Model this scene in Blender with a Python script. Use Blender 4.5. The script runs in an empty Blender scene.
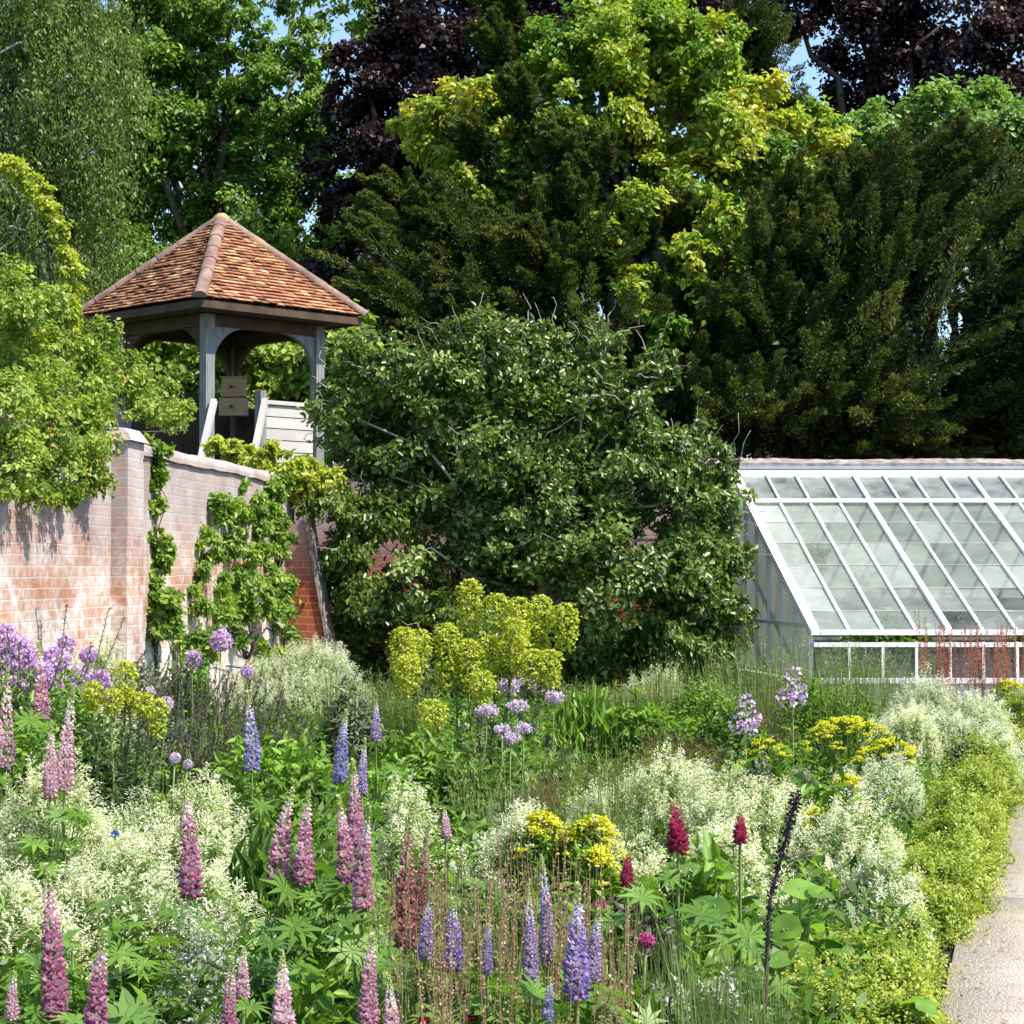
import bpy, math
import numpy as np
sc = bpy.context.scene
C = sc.collection
PI = math.pi
F = 2000.0; HOR = 570.0; CAMZ = 1.6
PITCH = math.atan((HOR-512)/F)
cP, sP = math.cos(PITCH), math.sin(PITCH)
def ray(px, py):
    u = (px-512)/F; v = (512-py)/F
    y = cP - v*sP; z = sP + v*cP
    return np.array([u/y, 1.0, z/y])
def P(px, py, Y): return ray(px, py)*Y + np.array([0, 0, CAMZ])
def PH(px, py, h):
    r = ray(px, py)
    if h > 2: return P(px, py, h)          # h beyond 2 gives the distance instead of the height
    Y = (h-CAMZ)/r[2]
    return r*Y + np.array([0, 0, CAMZ])
R = np.random.default_rng
def nz(a): return a/np.maximum(np.linalg.norm(a, axis=-1, keepdims=True), 1e-9)
def rv(rng, n): return nz(rng.normal(size=(n, 3)))
UP = np.array([0, 0, 1.0])

# ------------------------------------------------------------------ mesh builder
class MB:
    def __init__(s): s.v = []; s.q = []; s.t = []; s.r = []; s.n = 0
    def add(s, v, q=None, t=None, r=0.5):
        v = np.asarray(v, float).reshape(-1, 3)
        s.v.append(v)
        if q is not None and len(q): s.q.append(np.asarray(q, int)+s.n)
        if t is not None and len(t): s.t.append(np.asarray(t, int)+s.n)
        r = np.asarray(r, float)
        s.r.append(np.full(len(v), float(r)) if r.ndim == 0 else r)
        s.n += len(v); return s
    def build(s, name, mat, parent=None, origin=None, smooth=True):
        if not s.v: return None
        v = np.concatenate(s.v); r = np.concatenate(s.r)
        if parent is not None and origin is None: origin = np.array(parent.location)
        if origin is not None: v = v-np.asarray(origin)
        q = np.concatenate(s.q) if s.q else np.zeros((0, 4), int)
        t = np.concatenate(s.t) if s.t else np.zeros((0, 3), int)
        me = bpy.data.meshes.new(name)
        me.vertices.add(len(v)); me.vertices.foreach_set('co', v.ravel())
        lv = np.concatenate([q.ravel(), t.ravel()])
        me.loops.add(len(lv)); me.loops.foreach_set('vertex_index', lv)
        st = np.concatenate([np.arange(len(q))*4, len(q)*4+np.arange(len(t))*3])
        me.polygons.add(len(st)); me.polygons.foreach_set('loop_start', st)
        me.polygons.foreach_set('use_smooth', np.full(len(st), smooth))
        a = me.attributes.new('rnd', 'FLOAT', 'POINT'); a.data.foreach_set('value', r)
        me.materials.append(mat); me.update(); me.validate()
        o = bpy.data.objects.new(name, me); C.objects.link(o)
        if parent is not None: o.parent = parent
        elif origin is not None: o.location = origin
        return o

def tag(o, label, cat, group=None):
    o['label'] = label; o['category'] = cat
    if group: o['group'] = group
    return o
def thing(name, label, cat, loc, group=None):
    o = bpy.data.objects.new(name, None); o.empty_display_size = .1; C.objects.link(o)
    o.location = tuple(float(x) for x in loc)
    return tag(o, label, cat, group)

def tube(mb, pts, rad, n=6, r=0.5, cap=True):
    pts = np.asarray(pts, float); m = len(pts)
    rad = np.broadcast_to(np.asarray(rad, float), (m,))
    d = nz(np.gradient(pts, axis=0))
    ref = np.array([1., 0, 0]) if abs(d[0, 2]) > .8 else UP
    a = nz(np.cross(d, ref)); b = np.cross(d, a)
    th = np.arange(n)/n*2*PI + PI/n
    v = pts[:, None]+rad[:, None, None]*(np.cos(th)[None, :, None]*a[:, None]+np.sin(th)[None, :, None]*b[:, None])
    i = np.arange(m-1)[:, None]*n; j = np.arange(n)[None]; k = (j+1) % n
    q = np.stack([i+j, i+k, i+n+k, i+n+j], -1).reshape(-1, 4)
    t = []
    vv = v.reshape(-1, 3)
    if cap:
        vv = np.vstack([vv, pts[0], pts[-1]]); e = m*n
        t = [[e, (x+1) % n, x] for x in range(n)]+[[e+1, (m-1)*n+x, (m-1)*n+(x+1) % n] for x in range(n)]
    mb.add(vv, q, t, r)
BQ = [[0, 3, 2, 1], [4, 5, 6, 7], [0, 1, 5, 4], [1, 2, 6, 5], [2, 3, 7, 6], [3, 0, 4, 7]]
def hexa(mb, b4, t4, r=.5): mb.add(list(b4)+list(t4), BQ, r=r)
def box(mb, x0, x1, y0, y1, z0, z1, r=.5):
    hexa(mb, [(x0, y0, z0), (x1, y0, z0), (x1, y1, z0), (x0, y1, z0)], [(x0, y0, z1), (x1, y0, z1), (x1, y1, z1), (x0, y1, z1)], r)
def bar(mb, p, q, w, h, r=.5, up=UP):
    p = np.asarray(p, float); q = np.asarray(q, float); d = nz(q-p)
    s = nz(np.cross(d, up)); u = np.cross(s, d)
    f = lambda c: [c-s*w/2-u*h/2, c+s*w/2-u*h/2, c+s*w/2+u*h/2, c-s*w/2+u*h/2]
    hexa(mb, f(p), f(q), r)

def leaves(mb, pos, d, nrm, L, W, rnd, shape='d', fold=.18, curl=.15):
    n = len(pos)
    if n == 0: return
    L = np.broadcast_to(np.asarray(L, float), (n,))[:, None]; W = np.broadcast_to(np.asarray(W, float), (n,))[:, None]
    d = nz(d); s = nz(np.cross(d, nrm)); u = np.cross(s, d)
    rnd = np.clip(np.broadcast_to(np.asarray(rnd, float), (n,)), 0, 1)
    if shape == 'd':
        v = np.stack([pos, pos+d*L*.45-s*W/2+u*W*fold, pos+d*L-u*L*curl, pos+d*L*.45+s*W/2+u*W*fold], 1)
        q = np.arange(n)[:, None]*4+np.array([[0, 3, 2, 1]])
        mb.add(v.reshape(-1, 3), q, r=np.repeat(rnd, 4))
    else:
        m1 = pos+d*L*.28+u*W*fold; m2 = pos+d*L*.65+u*W*fold-u*L*curl*.35
        v = np.stack([pos, m1-s*W*.45, m2-s*W*.42, pos+d*L-u*L*curl, m2+s*W*.42, m1+s*W*.45], 1)
        b = np.arange(n)[:, None]*6
        q = np.concatenate([b+np.array([[0, 3, 2, 1]]), b+np.array([[0, 5, 4, 3]])])
        mb.add(v.reshape(-1, 3), q, r=np.repeat(rnd, 6))

# ------------------------------------------------------------------ materials
def newmat(name):
    m = bpy.data.materials.new(name); m.use_nodes = True
    nt = m.node_tree; nt.nodes.clear()
    out = nt.nodes.new('ShaderNodeOutputMaterial')
    return m, nt, out
def ramp(nt, stops, fac):
    n = nt.nodes.new('ShaderNodeValToRGB'); e = n.color_ramp.elements
    while len(e) < len(stops): e.new(.5)
    for k, (p, c) in enumerate(stops): e[k].position = p; e[k].color = (*c, 1)
    nt.links.new(fac, n.inputs[0]); return n.outputs[0]
def leaf_mat(name, stops, trans=.3, rough=.45, spec=.4, tint=(1.15, 1.2, .55)):
    trans = min(.5, trans+.1) if trans else 0
    m, nt, out = newmat(name); N = nt.nodes.new; Lk = nt.links.new
    at = N('ShaderNodeAttribute'); at.attribute_name = 'rnd'
    col = ramp(nt, stops, at.outputs['Fac'])
    p = N('ShaderNodeBsdfPrincipled'); p.inputs['Roughness'].default_value = rough
    p.inputs['Specular IOR Level'].default_value = spec
    Lk(col, p.inputs['Base Color'])
    if trans > 0:
        mu = N('ShaderNodeMix'); mu.data_type = 'RGBA'; mu.blend_type = 'MULTIPLY'; mu.inputs[0].default_value = 1
        Lk(col, mu.inputs[6]); mu.inputs[7].default_value = (*tint, 1)
        t = N('ShaderNodeBsdfTranslucent'); Lk(mu.outputs[2], t.inputs['Color'])
        mx = N('ShaderNodeMixShader'); mx.inputs[0].default_value = trans
        Lk(p.outputs[0], mx.inputs[1]); Lk(t.outputs[0], mx.inputs[2]); Lk(mx.outputs[0], out.inputs[0])
    else: Lk(p.outputs[0], out.inputs[0])
    return m
def noise_mat(name, stops, scale=5, rough=.7, detail=6, bump=.0, stretch=(1, 1, 1), rnd_mix=0, spec=.3):
    m, nt, out = newmat(name); N = nt.nodes.new; Lk = nt.links.new
    tc = N('ShaderNodeTexCoord'); mp = N('ShaderNodeMapping'); mp.inputs['Scale'].default_value = stretch
    Lk(tc.outputs['Object'], mp.inputs[0])
    no = N('ShaderNodeTexNoise'); no.inputs['Scale'].default_value = scale; no.inputs['Detail'].default_value = detail
    no.inputs['Roughness'].default_value = .65
    Lk(mp.outputs[0], no.inputs[0])
    fac = no.outputs[0]
    if rnd_mix:
        at = N('ShaderNodeAttribute'); at.attribute_name = 'rnd'
        mx = N('ShaderNodeMix'); mx.inputs[0].default_value = rnd_mix
        Lk(fac, mx.inputs[2]); Lk(at.outputs['Fac'], mx.inputs[3]); fac = mx.outputs[0]
    p = N('ShaderNodeBsdfPrincipled'); p.inputs['Roughness'].default_value = rough
    p.inputs['Specular IOR Level'].default_value = spec
    Lk(ramp(nt, stops, fac), p.inputs['Base Color'])
    if bump:
        b = N('ShaderNodeBump'); b.inputs['Strength'].default_value = bump; b.inputs['Distance'].default_value = .02
        Lk(no.outputs[0], b.inputs['Height']); Lk(b.outputs[0], p.inputs['Normal'])
    Lk(p.outputs[0], out.inputs[0]); return m
def brick_mat(name, c1, c2, mortar, white, wash):
    m, nt, out = newmat(name); N = nt.nodes.new; Lk = nt.links.new
    tc = N('ShaderNodeTexCoord'); sp = N('ShaderNodeSeparateXYZ'); Lk(tc.outputs['Object'], sp.inputs[0])
    ad = N('ShaderNodeMath'); ad.operation = 'ADD'; Lk(sp.outputs[0], ad.inputs[0]); Lk(sp.outputs[1], ad.inputs[1])
    cb = N('ShaderNodeCombineXYZ'); Lk(ad.outputs[0], cb.inputs[0]); Lk(sp.outputs[2], cb.inputs[1])
    wn = N('ShaderNodeTexNoise'); wn.inputs['Scale'].default_value = 4; wn.inputs['Detail'].default_value = 4; Lk(tc.outputs['Object'], wn.inputs[0])
    wv = N('ShaderNodeVectorMath'); wv.operation = 'MULTIPLY_ADD'; Lk(wn.outputs[1], wv.inputs[0]); wv.inputs[1].default_value = (.02, .02, .02); Lk(cb.outputs[0], wv.inputs[2])
    br = N('ShaderNodeTexBrick'); Lk(wv.outputs[0], br.inputs[0])
    br.inputs['Scale'].default_value = 1; br.inputs['Brick Width'].default_value = .235; br.inputs['Row Height'].default_value = .078
    br.inputs['Mortar Size'].default_value = .0065; br.inputs['Mortar Smooth'].default_value = .2; br.inputs['Bias'].default_value = -.1
    br.inputs['Color1'].default_value = (*c1, 1); br.inputs['Color2'].default_value = (*c2, 1); br.inputs['Mortar'].default_value = (*mortar, 1)
    def noise(scale, det=5):
        n = N('ShaderNodeTexNoise'); n.inputs['Scale'].default_value = scale; n.inputs['Detail'].default_value = det
        n.inputs['Roughness'].default_value = .7; Lk(tc.outputs['Object'], n.inputs[0]); return n
    n1 = noise(2.2, 8); n2 = noise(14); n3 = noise(.9)
    # lime wash left in patches, more of it low down and near the top courses
    mr = N('ShaderNodeMapRange'); mr.inputs[1].default_value = wash[0]; mr.inputs[2].default_value = wash[1]
    a1 = N('ShaderNodeMath'); a1.operation = 'MULTIPLY_ADD'; Lk(n2.outputs[0], a1.inputs[0]); a1.inputs[1].default_value = .35; Lk(n1.outputs[0], a1.inputs[2])
    zz = N('ShaderNodeMath'); zz.operation = 'SUBTRACT'; zz.inputs[0].default_value = 1.6; Lk(sp.outputs[2], zz.inputs[1])
    za = N('ShaderNodeMath'); za.operation = 'MAXIMUM'; Lk(zz.outputs[0], za.inputs[0]); za.inputs[1].default_value = 0
    zm = N('ShaderNodeMath'); zm.operation = 'MULTIPLY_ADD'; Lk(za.outputs[0], zm.inputs[0]); zm.inputs[1].default_value = .2; Lk(a1.outputs[0], zm.inputs[2])
    Lk(zm.outputs[0], mr.inputs[0])
    mx = N('ShaderNodeMix'); mx.data_type = 'RGBA'; Lk(mr.outputs[0], mx.inputs[0]); Lk(br.outputs[0], mx.inputs[6])
    wc = ramp(nt, [(.3, tuple(x*.6 for x in white)), (.6, white)], n2.outputs[0]); Lk(wc, mx.inputs[7])
    md = N('ShaderNodeMix'); md.data_type = 'RGBA'; md.blend_type = 'MULTIPLY'; md.inputs[0].default_value = .8
    gz_ = N('ShaderNodeMapRange'); gz_.inputs[1].default_value = 1.4; gz_.inputs[2].default_value = 2.15; gz_.inputs[3].default_value = 0; gz_.inputs[4].default_value = .82; Lk(sp.outputs[2], gz_.inputs[0])
    gn = N('ShaderNodeMath'); gn.operation = 'MULTIPLY'; Lk(gz_.outputs[0], gn.inputs[0]); Lk(ramp(nt, [(.3, (.2, .2, .2)), (.55, (1, 1, 1))], n2.outputs[0]), gn.inputs[1])
    gm = N('ShaderNodeMix'); gm.data_type = 'RGBA'; Lk(gn.outputs[0], gm.inputs[0]); Lk(mx.outputs[2], gm.inputs[6]); gm.inputs[7].default_value = (.37, .35, .365, 1)
    Lk(gm.outputs[2], md.inputs[6]); Lk(ramp(nt, [(.32, (.5, .47, .48)), (.5, (.85, .83, .83)), (.6, (1, 1, 1))], n3.outputs[0]), md.inputs[7])
    p = N('ShaderNodeBsdfPrincipled'); p.inputs['Roughness'].default_value = .85; p.inputs['Specular IOR Level'].default_value = .2
    Lk(md.outputs[2], p.inputs['Base Color'])
    h = N('ShaderNodeMath'); h.operation = 'MULTIPLY_ADD'; Lk(n2.outputs[0], h.inputs[0]); h.inputs[1].default_value = .5
    iv = N('ShaderNodeMath'); iv.operation = 'SUBTRACT'; iv.inputs[0].default_value = 1; Lk(br.outputs[1], iv.inputs[1]); Lk(iv.outputs[0], h.inputs[2])
    b = N('ShaderNodeBump'); b.inputs['Strength'].default_value = .6; b.inputs['Distance'].default_value = .012
    Lk(h.outputs[0], b.inputs['Height']); Lk(b.outputs[0], p.inputs['Normal']); Lk(p.outputs[0], out.inputs[0]); return m
def glass_mat(name):
    m, nt, out = newmat(name); N = nt.nodes.new; Lk = nt.links.new
    tr = N('ShaderNodeBsdfTransparent'); tr.inputs[0].default_value = (.93, .95, .94, 1)
    gl = N('ShaderNodeBsdfGlossy'); gl.inputs['Roughness'].default_value = .06
    df = N('ShaderNodeBsdfDiffuse'); df.inputs[0].default_value = (.82, .87, .83, 1)
    tl = N('ShaderNodeBsdfTranslucent'); tl.inputs[0].default_value = (.88, .92, .88, 1)
    md = N('ShaderNodeMixShader'); md.inputs[0].default_value = .45; Lk(df.outputs[0], md.inputs[1]); Lk(tl.outputs[0], md.inputs[2])
    fr = N('ShaderNodeFresnel'); fr.inputs[0].default_value = 1.35
    m1 = N('ShaderNodeMixShader'); Lk(fr.outputs[0], m1.inputs[0]); Lk(tr.outputs[0], m1.inputs[1]); Lk(gl.outputs[0], m1.inputs[2])
    tc = N('ShaderNodeTexCoord'); no = N('ShaderNodeTexNoise'); no.inputs['Scale'].default_value = 3.5; no.inputs['Detail'].default_value = 8
    no.inputs['Roughness'].default_value = .7; Lk(tc.outputs['Object'], no.inputs[0])
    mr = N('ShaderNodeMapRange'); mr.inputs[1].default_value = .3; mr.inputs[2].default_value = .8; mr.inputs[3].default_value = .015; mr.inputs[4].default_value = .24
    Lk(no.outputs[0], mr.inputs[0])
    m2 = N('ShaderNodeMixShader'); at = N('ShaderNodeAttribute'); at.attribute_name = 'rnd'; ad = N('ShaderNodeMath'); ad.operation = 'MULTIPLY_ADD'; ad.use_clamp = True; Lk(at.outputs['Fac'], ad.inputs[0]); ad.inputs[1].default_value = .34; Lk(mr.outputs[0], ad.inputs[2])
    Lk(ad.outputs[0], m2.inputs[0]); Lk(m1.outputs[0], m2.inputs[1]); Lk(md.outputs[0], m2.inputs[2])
    Lk(m2.outputs[0], out.inputs[0]); return m

G = lambda *a: leaf_mat(*a)
M = {}
M['mid_green'] = leaf_mat('mid green leaves', [(0, (.055, .115, .015)), (.5, (.15, .27, .036)), (1, (.26, .41, .075))])
M['willow'] = leaf_mat('grey green leaves', [(0, (.06, .1, .022)), (.5, (.145, .215, .05)), (1, (.25, .33, .095))], .3)
M['copper'] = leaf_mat('copper leaves', [(0, (.01, .006, .007)), (.6, (.026, .013, .015)), (1, (.085, .05, .045))], .2, .4, .5, (1.3, .6, .5))
M['golden'] = leaf_mat('golden green leaves', [(0, (.05, .12, .015)), (.35, (.12, .25, .03)), (.6, (.26, .38, .045)), (.85, (.46, .47, .06)), (1, (.6, .55, .12))], .35)
M['light_green'] = leaf_mat('light green leaves', [(0, (.09, .18, .035)), (.5, (.2, .34, .08)), (1, (.34, .5, .16))])
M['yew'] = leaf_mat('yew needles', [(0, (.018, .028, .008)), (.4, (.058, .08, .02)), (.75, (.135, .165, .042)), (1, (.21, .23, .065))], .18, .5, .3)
M['fig'] = leaf_mat('glossy dark green leaves', [(0, (.045, .085, .015)), (.5, (.12, .185, .035)), (.85, (.21, .29, .06)), (1, (.31, .35, .11))], .24, .36, .55)
M['climber'] = leaf_mat('yellow green climber leaves', [(0, (.06, .11, .015)), (.45, (.21, .31, .045)), (.8, (.42, .49, .1)), (.92, (.5, .5, .14)), (.96, (.42, .24, .1)), (1, (.48, .27, .15))], .35)
M['gold_climber'] = leaf_mat('golden climber leaves', [(0, (.2, .28, .03)), (.5, (.4, .47, .06)), (1, (.62, .62, .14))], .35)
M['wall_climber'] = leaf_mat('wall climber leaves', [(0, (.07, .15, .02)), (.5, (.19, .31, .05)), (1, (.4, .5, .11))], .35)
M['cream'] = leaf_mat('cream plumes', [(0, (.32, .4, .15)), (.3, (.56, .62, .34)), (.55, (.76, .79, .56)), (1, (.88, .88, .74))], .3, .6, .2, (1, 1.02, .7))
M['silver'] = leaf_mat('silver sage plumes', [(0, (.3, .37, .18)), (.35, (.52, .59, .36)), (.65, (.7, .74, .56)), (1, (.82, .84, .7))], .3, .6, .2, (1, 1.02, .8))
M['mound_leaf'] = leaf_mat('pale green mound leaves', [(0, (.09, .17, .035)), (.5, (.2, .31, .085)), (1, (.36, .46, .19))], .35)
M['hedge'] = leaf_mat('golden hedge leaves', [(0, (.1, .16, .02)), (.4, (.26, .35, .05)), (.75, (.46, .5, .1)), (1, (.6, .58, .2))], .3)
M['leafy'] = leaf_mat('fresh green leaves', [(0, (.05, .12, .012)), (.5, (.13, .26, .03)), (1, (.27, .43, .07))], .35)
M['deep'] = leaf_mat('deep green leaves', [(0, (.035, .085, .012)), (.5, (.085, .18, .028)), (1, (.17, .3, .06))], .3)
M['lupin_leaf'] = leaf_mat('lupin leaves', [(0, (.06, .14, .018)), (.5, (.13, .25, .035)), (1, (.22, .37, .07))], .3)
M['bright'] = leaf_mat('bright green leaves', [(0, (.1, .2, .02)), (.5, (.2, .37, .05)), (1, (.32, .5, .1))], .4)
M['euph'] = leaf_mat('lime yellow bracts', [(0, (.13, .18, .012)), (.4, (.3, .36, .025)), (.8, (.48, .52, .05)), (1, (.64, .64, .12))], .3)
M['grey_green'] = leaf_mat('grey green narrow leaves', [(0, (.06, .09, .04)), (.5, (.14, .18, .1)), (1, (.28, .32, .2))], .2)
M['yellow'] = leaf_mat('yellow flower heads', [(0, (.28, .31, .02)), (.4, (.6, .6, .03)), (1, (.8, .79, .1))], .25, .6, .2, (1, 1, .6))
M['grass'] = leaf_mat('grass blades', [(0, (.06, .12, .02)), (.5, (.16, .24, .06)), (.8, (.28, .32, .12)), (1, (.45, .42, .25))], .3)
M['rust'] = leaf_mat('rust red seed heads', [(0, (.2, .2, .07)), (.4, (.33, .23, .13)), (.75, (.45, .29, .2)), (1, (.58, .46, .34))], .25, .6, .2, (1.2, .8, .6))
M['dock'] = leaf_mat('rust red dock seed heads', [(0, (.2, .12, .05)), (.4, (.38, .16, .1)), (.8, (.5, .24, .16)), (1, (.58, .38, .26))], .35, .6, .2, (1.2, .8, .6))
M['fennel'] = leaf_mat('bronze feathery leaves', [(0, (.1, .1, .035)), (.5, (.17, .13, .06)), (1, (.27, .21, .11))], .3, .6, .2)
M['black_leaf'] = leaf_mat('dark purple leaves', [(0, (.02, .015, .02)), (.6, (.06, .04, .06)), (1, (.22, .18, .22))], .15)
M['sage'] = leaf_mat('silver leaves', [(0, (.16, .17, .13)), (.5, (.36, .38, .34)), (1, (.62, .63, .6))], .2)
M['lavender'] = leaf_mat('grey lavender leaves', [(0, (.06, .065, .045)), (.5, (.12, .12, .085)), (1, (.2, .2, .16))], .2)
M['catmint'] = leaf_mat('mauve catmint flowers', [(0, (.16, .17, .12)), (.5, (.32, .26, .38)), (1, (.48, .4, .56))], .25)
def flower_mat(n, lo, mid, hi, tip=(.62, .62, .34)):
    return leaf_mat(n, [(0, tuple(x*.55 for x in lo)), (.25, lo), (.5, mid), (.7, hi), (.78, hi), (.9, tip), (1, (.42, .52, .16))], .25, .5, .25, (1.1, 1, 1.05))
M['pink'] = flower_mat('pink lupin florets', (.52,.17,.31),(.74,.38,.52),(.92,.74,.77))
M['deep_pink'] = flower_mat('deep pink lupin florets', (.44,.12,.25),(.63,.28,.42),(.88,.65,.7))
M['pale_pink'] = flower_mat('pale pink lupin florets', (.68,.34,.46),(.84,.57,.65),(.93,.82,.82))
M['blue'] = flower_mat('violet blue lupin florets', (.24,.21,.5),(.38,.34,.64),(.76,.73,.86))
M['violet'] = flower_mat('violet lupin florets', (.3,.19,.52),(.44,.32,.66),(.76,.69,.86))
M['lilac'] = flower_mat('lilac lupin florets', (0.42, 0.28, 0.56), (0.58, 0.46, 0.7), (0.8, 0.73, 0.85))
M['rose_brown'] = flower_mat('faded rose lupin florets', (.3, .1, .1), (.42, .18, .17), (.6, .36, .33), (.5, .4, .28))
M['crimson'] = flower_mat('crimson lupin florets', (.28, .012, .05), (.42, .025, .09), (.6, .1, .2), (.45, .1, .12))
M['allium'] = leaf_mat('purple allium florets', [(0, (.48, .28, .56)), (.5, (.68, .46, .74)), (1, (.85, .7, .88))], .25, .5, .2, (1, 1, 1))
M['pale_allium'] = leaf_mat('pale lilac florets', [(0, (.5, .36, .52)), (.5, (.7, .58, .7)), (1, (.86, .78, .84))], .25, .5, .2, (1, 1, 1))
M['magenta'] = leaf_mat('magenta petals', [(0, (.35, .03, .16)), (.5, (.6, .08, .3)), (1, (.8, .3, .5))], .25, .5, .2, (1, 1, 1))
M['dark_red'] = leaf_mat('dark red petals', [(0, (.12, .005, .02)), (.5, (.25, .01, .05)), (1, (.4, .04, .1))], .2, .5, .2, (1, 1, 1))
M['blue_flower'] = leaf_mat('blue petals', [(0, (.05, .12, .4)), (1, (.2, .35, .7))], .2, .5, .2, (1, 1, 1))
M['stem'] = noise_mat('green stems', [(.3, (.1, .16, .04)), (.7, (.2, .28, .09))], 30)
M['brown_stem'] = noise_mat('dark stems', [(.3, (.035, .028, .025)), (.7, (.1, .08, .07))], 40)
M['grey_stem'] = noise_mat('grey woody stems', [(.3, (.07, .065, .055)), (.7, (.17, .16, .13))], 40)
M['bark'] = noise_mat('tree bark', [(.3, (.03, .024, .018)), (.7, (.1, .08, .06))], 6, bump=.4, stretch=(1, 1, .3))
M['pale_bark'] = noise_mat('pale bare twigs', [(.3, (.22, .2, .17)), (.7, (.42, .39, .34))], 10, bump=.2)
M['soil'] = noise_mat('dark garden soil', [(.3, (.02, .016, .012)), (.7, (.06, .045, .033))], 6, .95, bump=.5)
M['lawn'] = noise_mat('rough grass bank', [(.3, (.03, .05, .012)), (.7, (.08, .12, .03))], 8, .95, bump=.5)
def path_mat():
    m, nt, out = newmat('worn pinkish concrete'); N = nt.nodes.new; Lk = nt.links.new
    tc = N('ShaderNodeTexCoord')
    def no(sc_, d=8, r=.65):
        n = N('ShaderNodeTexNoise'); n.inputs['Scale'].default_value = sc_; n.inputs['Detail'].default_value = d; n.inputs['Roughness'].default_value = r; Lk(tc.outputs['Object'], n.inputs[0]); return n.outputs[0]
    a = no(1.3); b = no(9); c = no(70, 3)
    col = ramp(nt, [(.3, (.58, .475, .375)), (.45, (.72, .605, .495)), (.6, (.78, .67, .555)), (.8, (.8, .71, .61))], a)
    def mul(col, f, st):
        x = N('ShaderNodeMix'); x.data_type = 'RGBA'; x.blend_type = 'MULTIPLY'; x.inputs[0].default_value = 1; Lk(col, x.inputs[6]); Lk(ramp(nt, st, f), x.inputs[7]); return x.outputs[2]
    col = mul(col, b, [(.3, (.74, .72, .7)), (.46, (1, 1, 1))]); col = mul(col, c, [(.33, (.86, .84, .82)), (.45, (1, 1, 1))])
    p = N('ShaderNodeBsdfPrincipled'); p.inputs['Roughness'].default_value = .92; p.inputs['Specular IOR Level'].default_value = .2; Lk(col, p.inputs['Base Color'])
    bp = N('ShaderNodeBump'); bp.inputs['Strength'].default_value = .5; bp.inputs['Distance'].default_value = .012; Lk(c, bp.inputs['Height']); Lk(bp.outputs[0], p.inputs['Normal'])
    Lk(p.outputs[0], out.inputs[0]); return m
M['path'] = path_mat()
M['brick'] = brick_mat('old orange brick with lime wash', (.41, .165, .085), (.48, .27, .17), (.47, .4, .34), (.74, .7, .67), (.63, .86))
M['red_brick'] = brick_mat('red brick', (.32, .07, .03), (.4, .12, .05), (.4, .24, .16), (.55, .45, .4), (1.2, 1.5))
M['coping'] = noise_mat('lichened brick coping', [(.25, (.08, .065, .06)), (.42, (.19, .155, .145)), (.58, (.31, .27, .25)), (.75, (.46, .42, .38))], 9, .9, 10, .45)
M['tile'] = noise_mat('clay roof tiles', [(.1, (.09, .048, .035)), (.33, (.22, .1, .06)), (.52, (.34, .155, .085)), (.7, (.45, .25, .125)), (.88, (.56, .44, .27))], 2.2, .85, 9, .3, rnd_mix=.62)
M['hip'] = noise_mat('lichened clay ridge tiles', [(.3, (.12, .075, .06)), (.48, (.2, .125, .1)), (.6, (.27, .185, .15)), (.72, (.42, .27, .1)), (.85, (.5, .45, .38))], 3.2, .9, 8, .4)
M['lichen'] = noise_mat('mustard lichen on the roof peak', [(.3, (.22, .13, .08)), (.5, (.36, .22, .09)), (.7, (.5, .44, .35))], 6, .9, 8, .3)
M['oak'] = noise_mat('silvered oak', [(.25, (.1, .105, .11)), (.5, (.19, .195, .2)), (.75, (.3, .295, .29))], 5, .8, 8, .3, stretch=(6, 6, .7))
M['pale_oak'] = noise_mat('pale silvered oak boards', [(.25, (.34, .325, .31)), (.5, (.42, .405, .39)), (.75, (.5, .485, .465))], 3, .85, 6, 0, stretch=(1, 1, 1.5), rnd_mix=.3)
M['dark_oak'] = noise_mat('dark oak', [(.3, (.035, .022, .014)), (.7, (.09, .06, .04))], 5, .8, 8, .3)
M['tan_wood'] = noise_mat('tan softwood boards', [(.3, (.3, .21, .12)), (.7, (.42, .31, .19))], 5, .7, 8, .1, stretch=(1, 1, 5))
M['white_paint'] = noise_mat('white painted timber', [(.3, (.66, .67, .66)), (.55, (.8, .8, .79)), (.8, (.84, .84, .83))], 4, .5, 6)
M['whitewash'] = noise_mat('whitewashed wall', [(.3, (.5, .52, .48)), (.5, (.68, .69, .65)), (.7, (.78, .78, .74))], 1.5, .9, 8)
M['lining'] = noise_mat('algae stained whitewash', [(.3, (.17, .21, .15)), (.5, (.33, .37, .3)), (.7, (.55, .57, .5))], 1.1, .9, 8)
M['terracotta'] = noise_mat('terracotta', [(.3, (.3, .1, .05)), (.7, (.46, .19, .1))], 8, .8)
M['top_shadow'] = noise_mat('grey blue board shadow', [(.3, (.3, .34, .4)), (.7, (.42, .45, .5))], 5, .5)
M['hole_shade'] = noise_mat('putlog recess shade', [(.3, (.02, .012, .01)), (.7, (.05, .03, .02))], 10)
M['glass'] = glass_mat('dusty glass with painted reflection')

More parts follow.
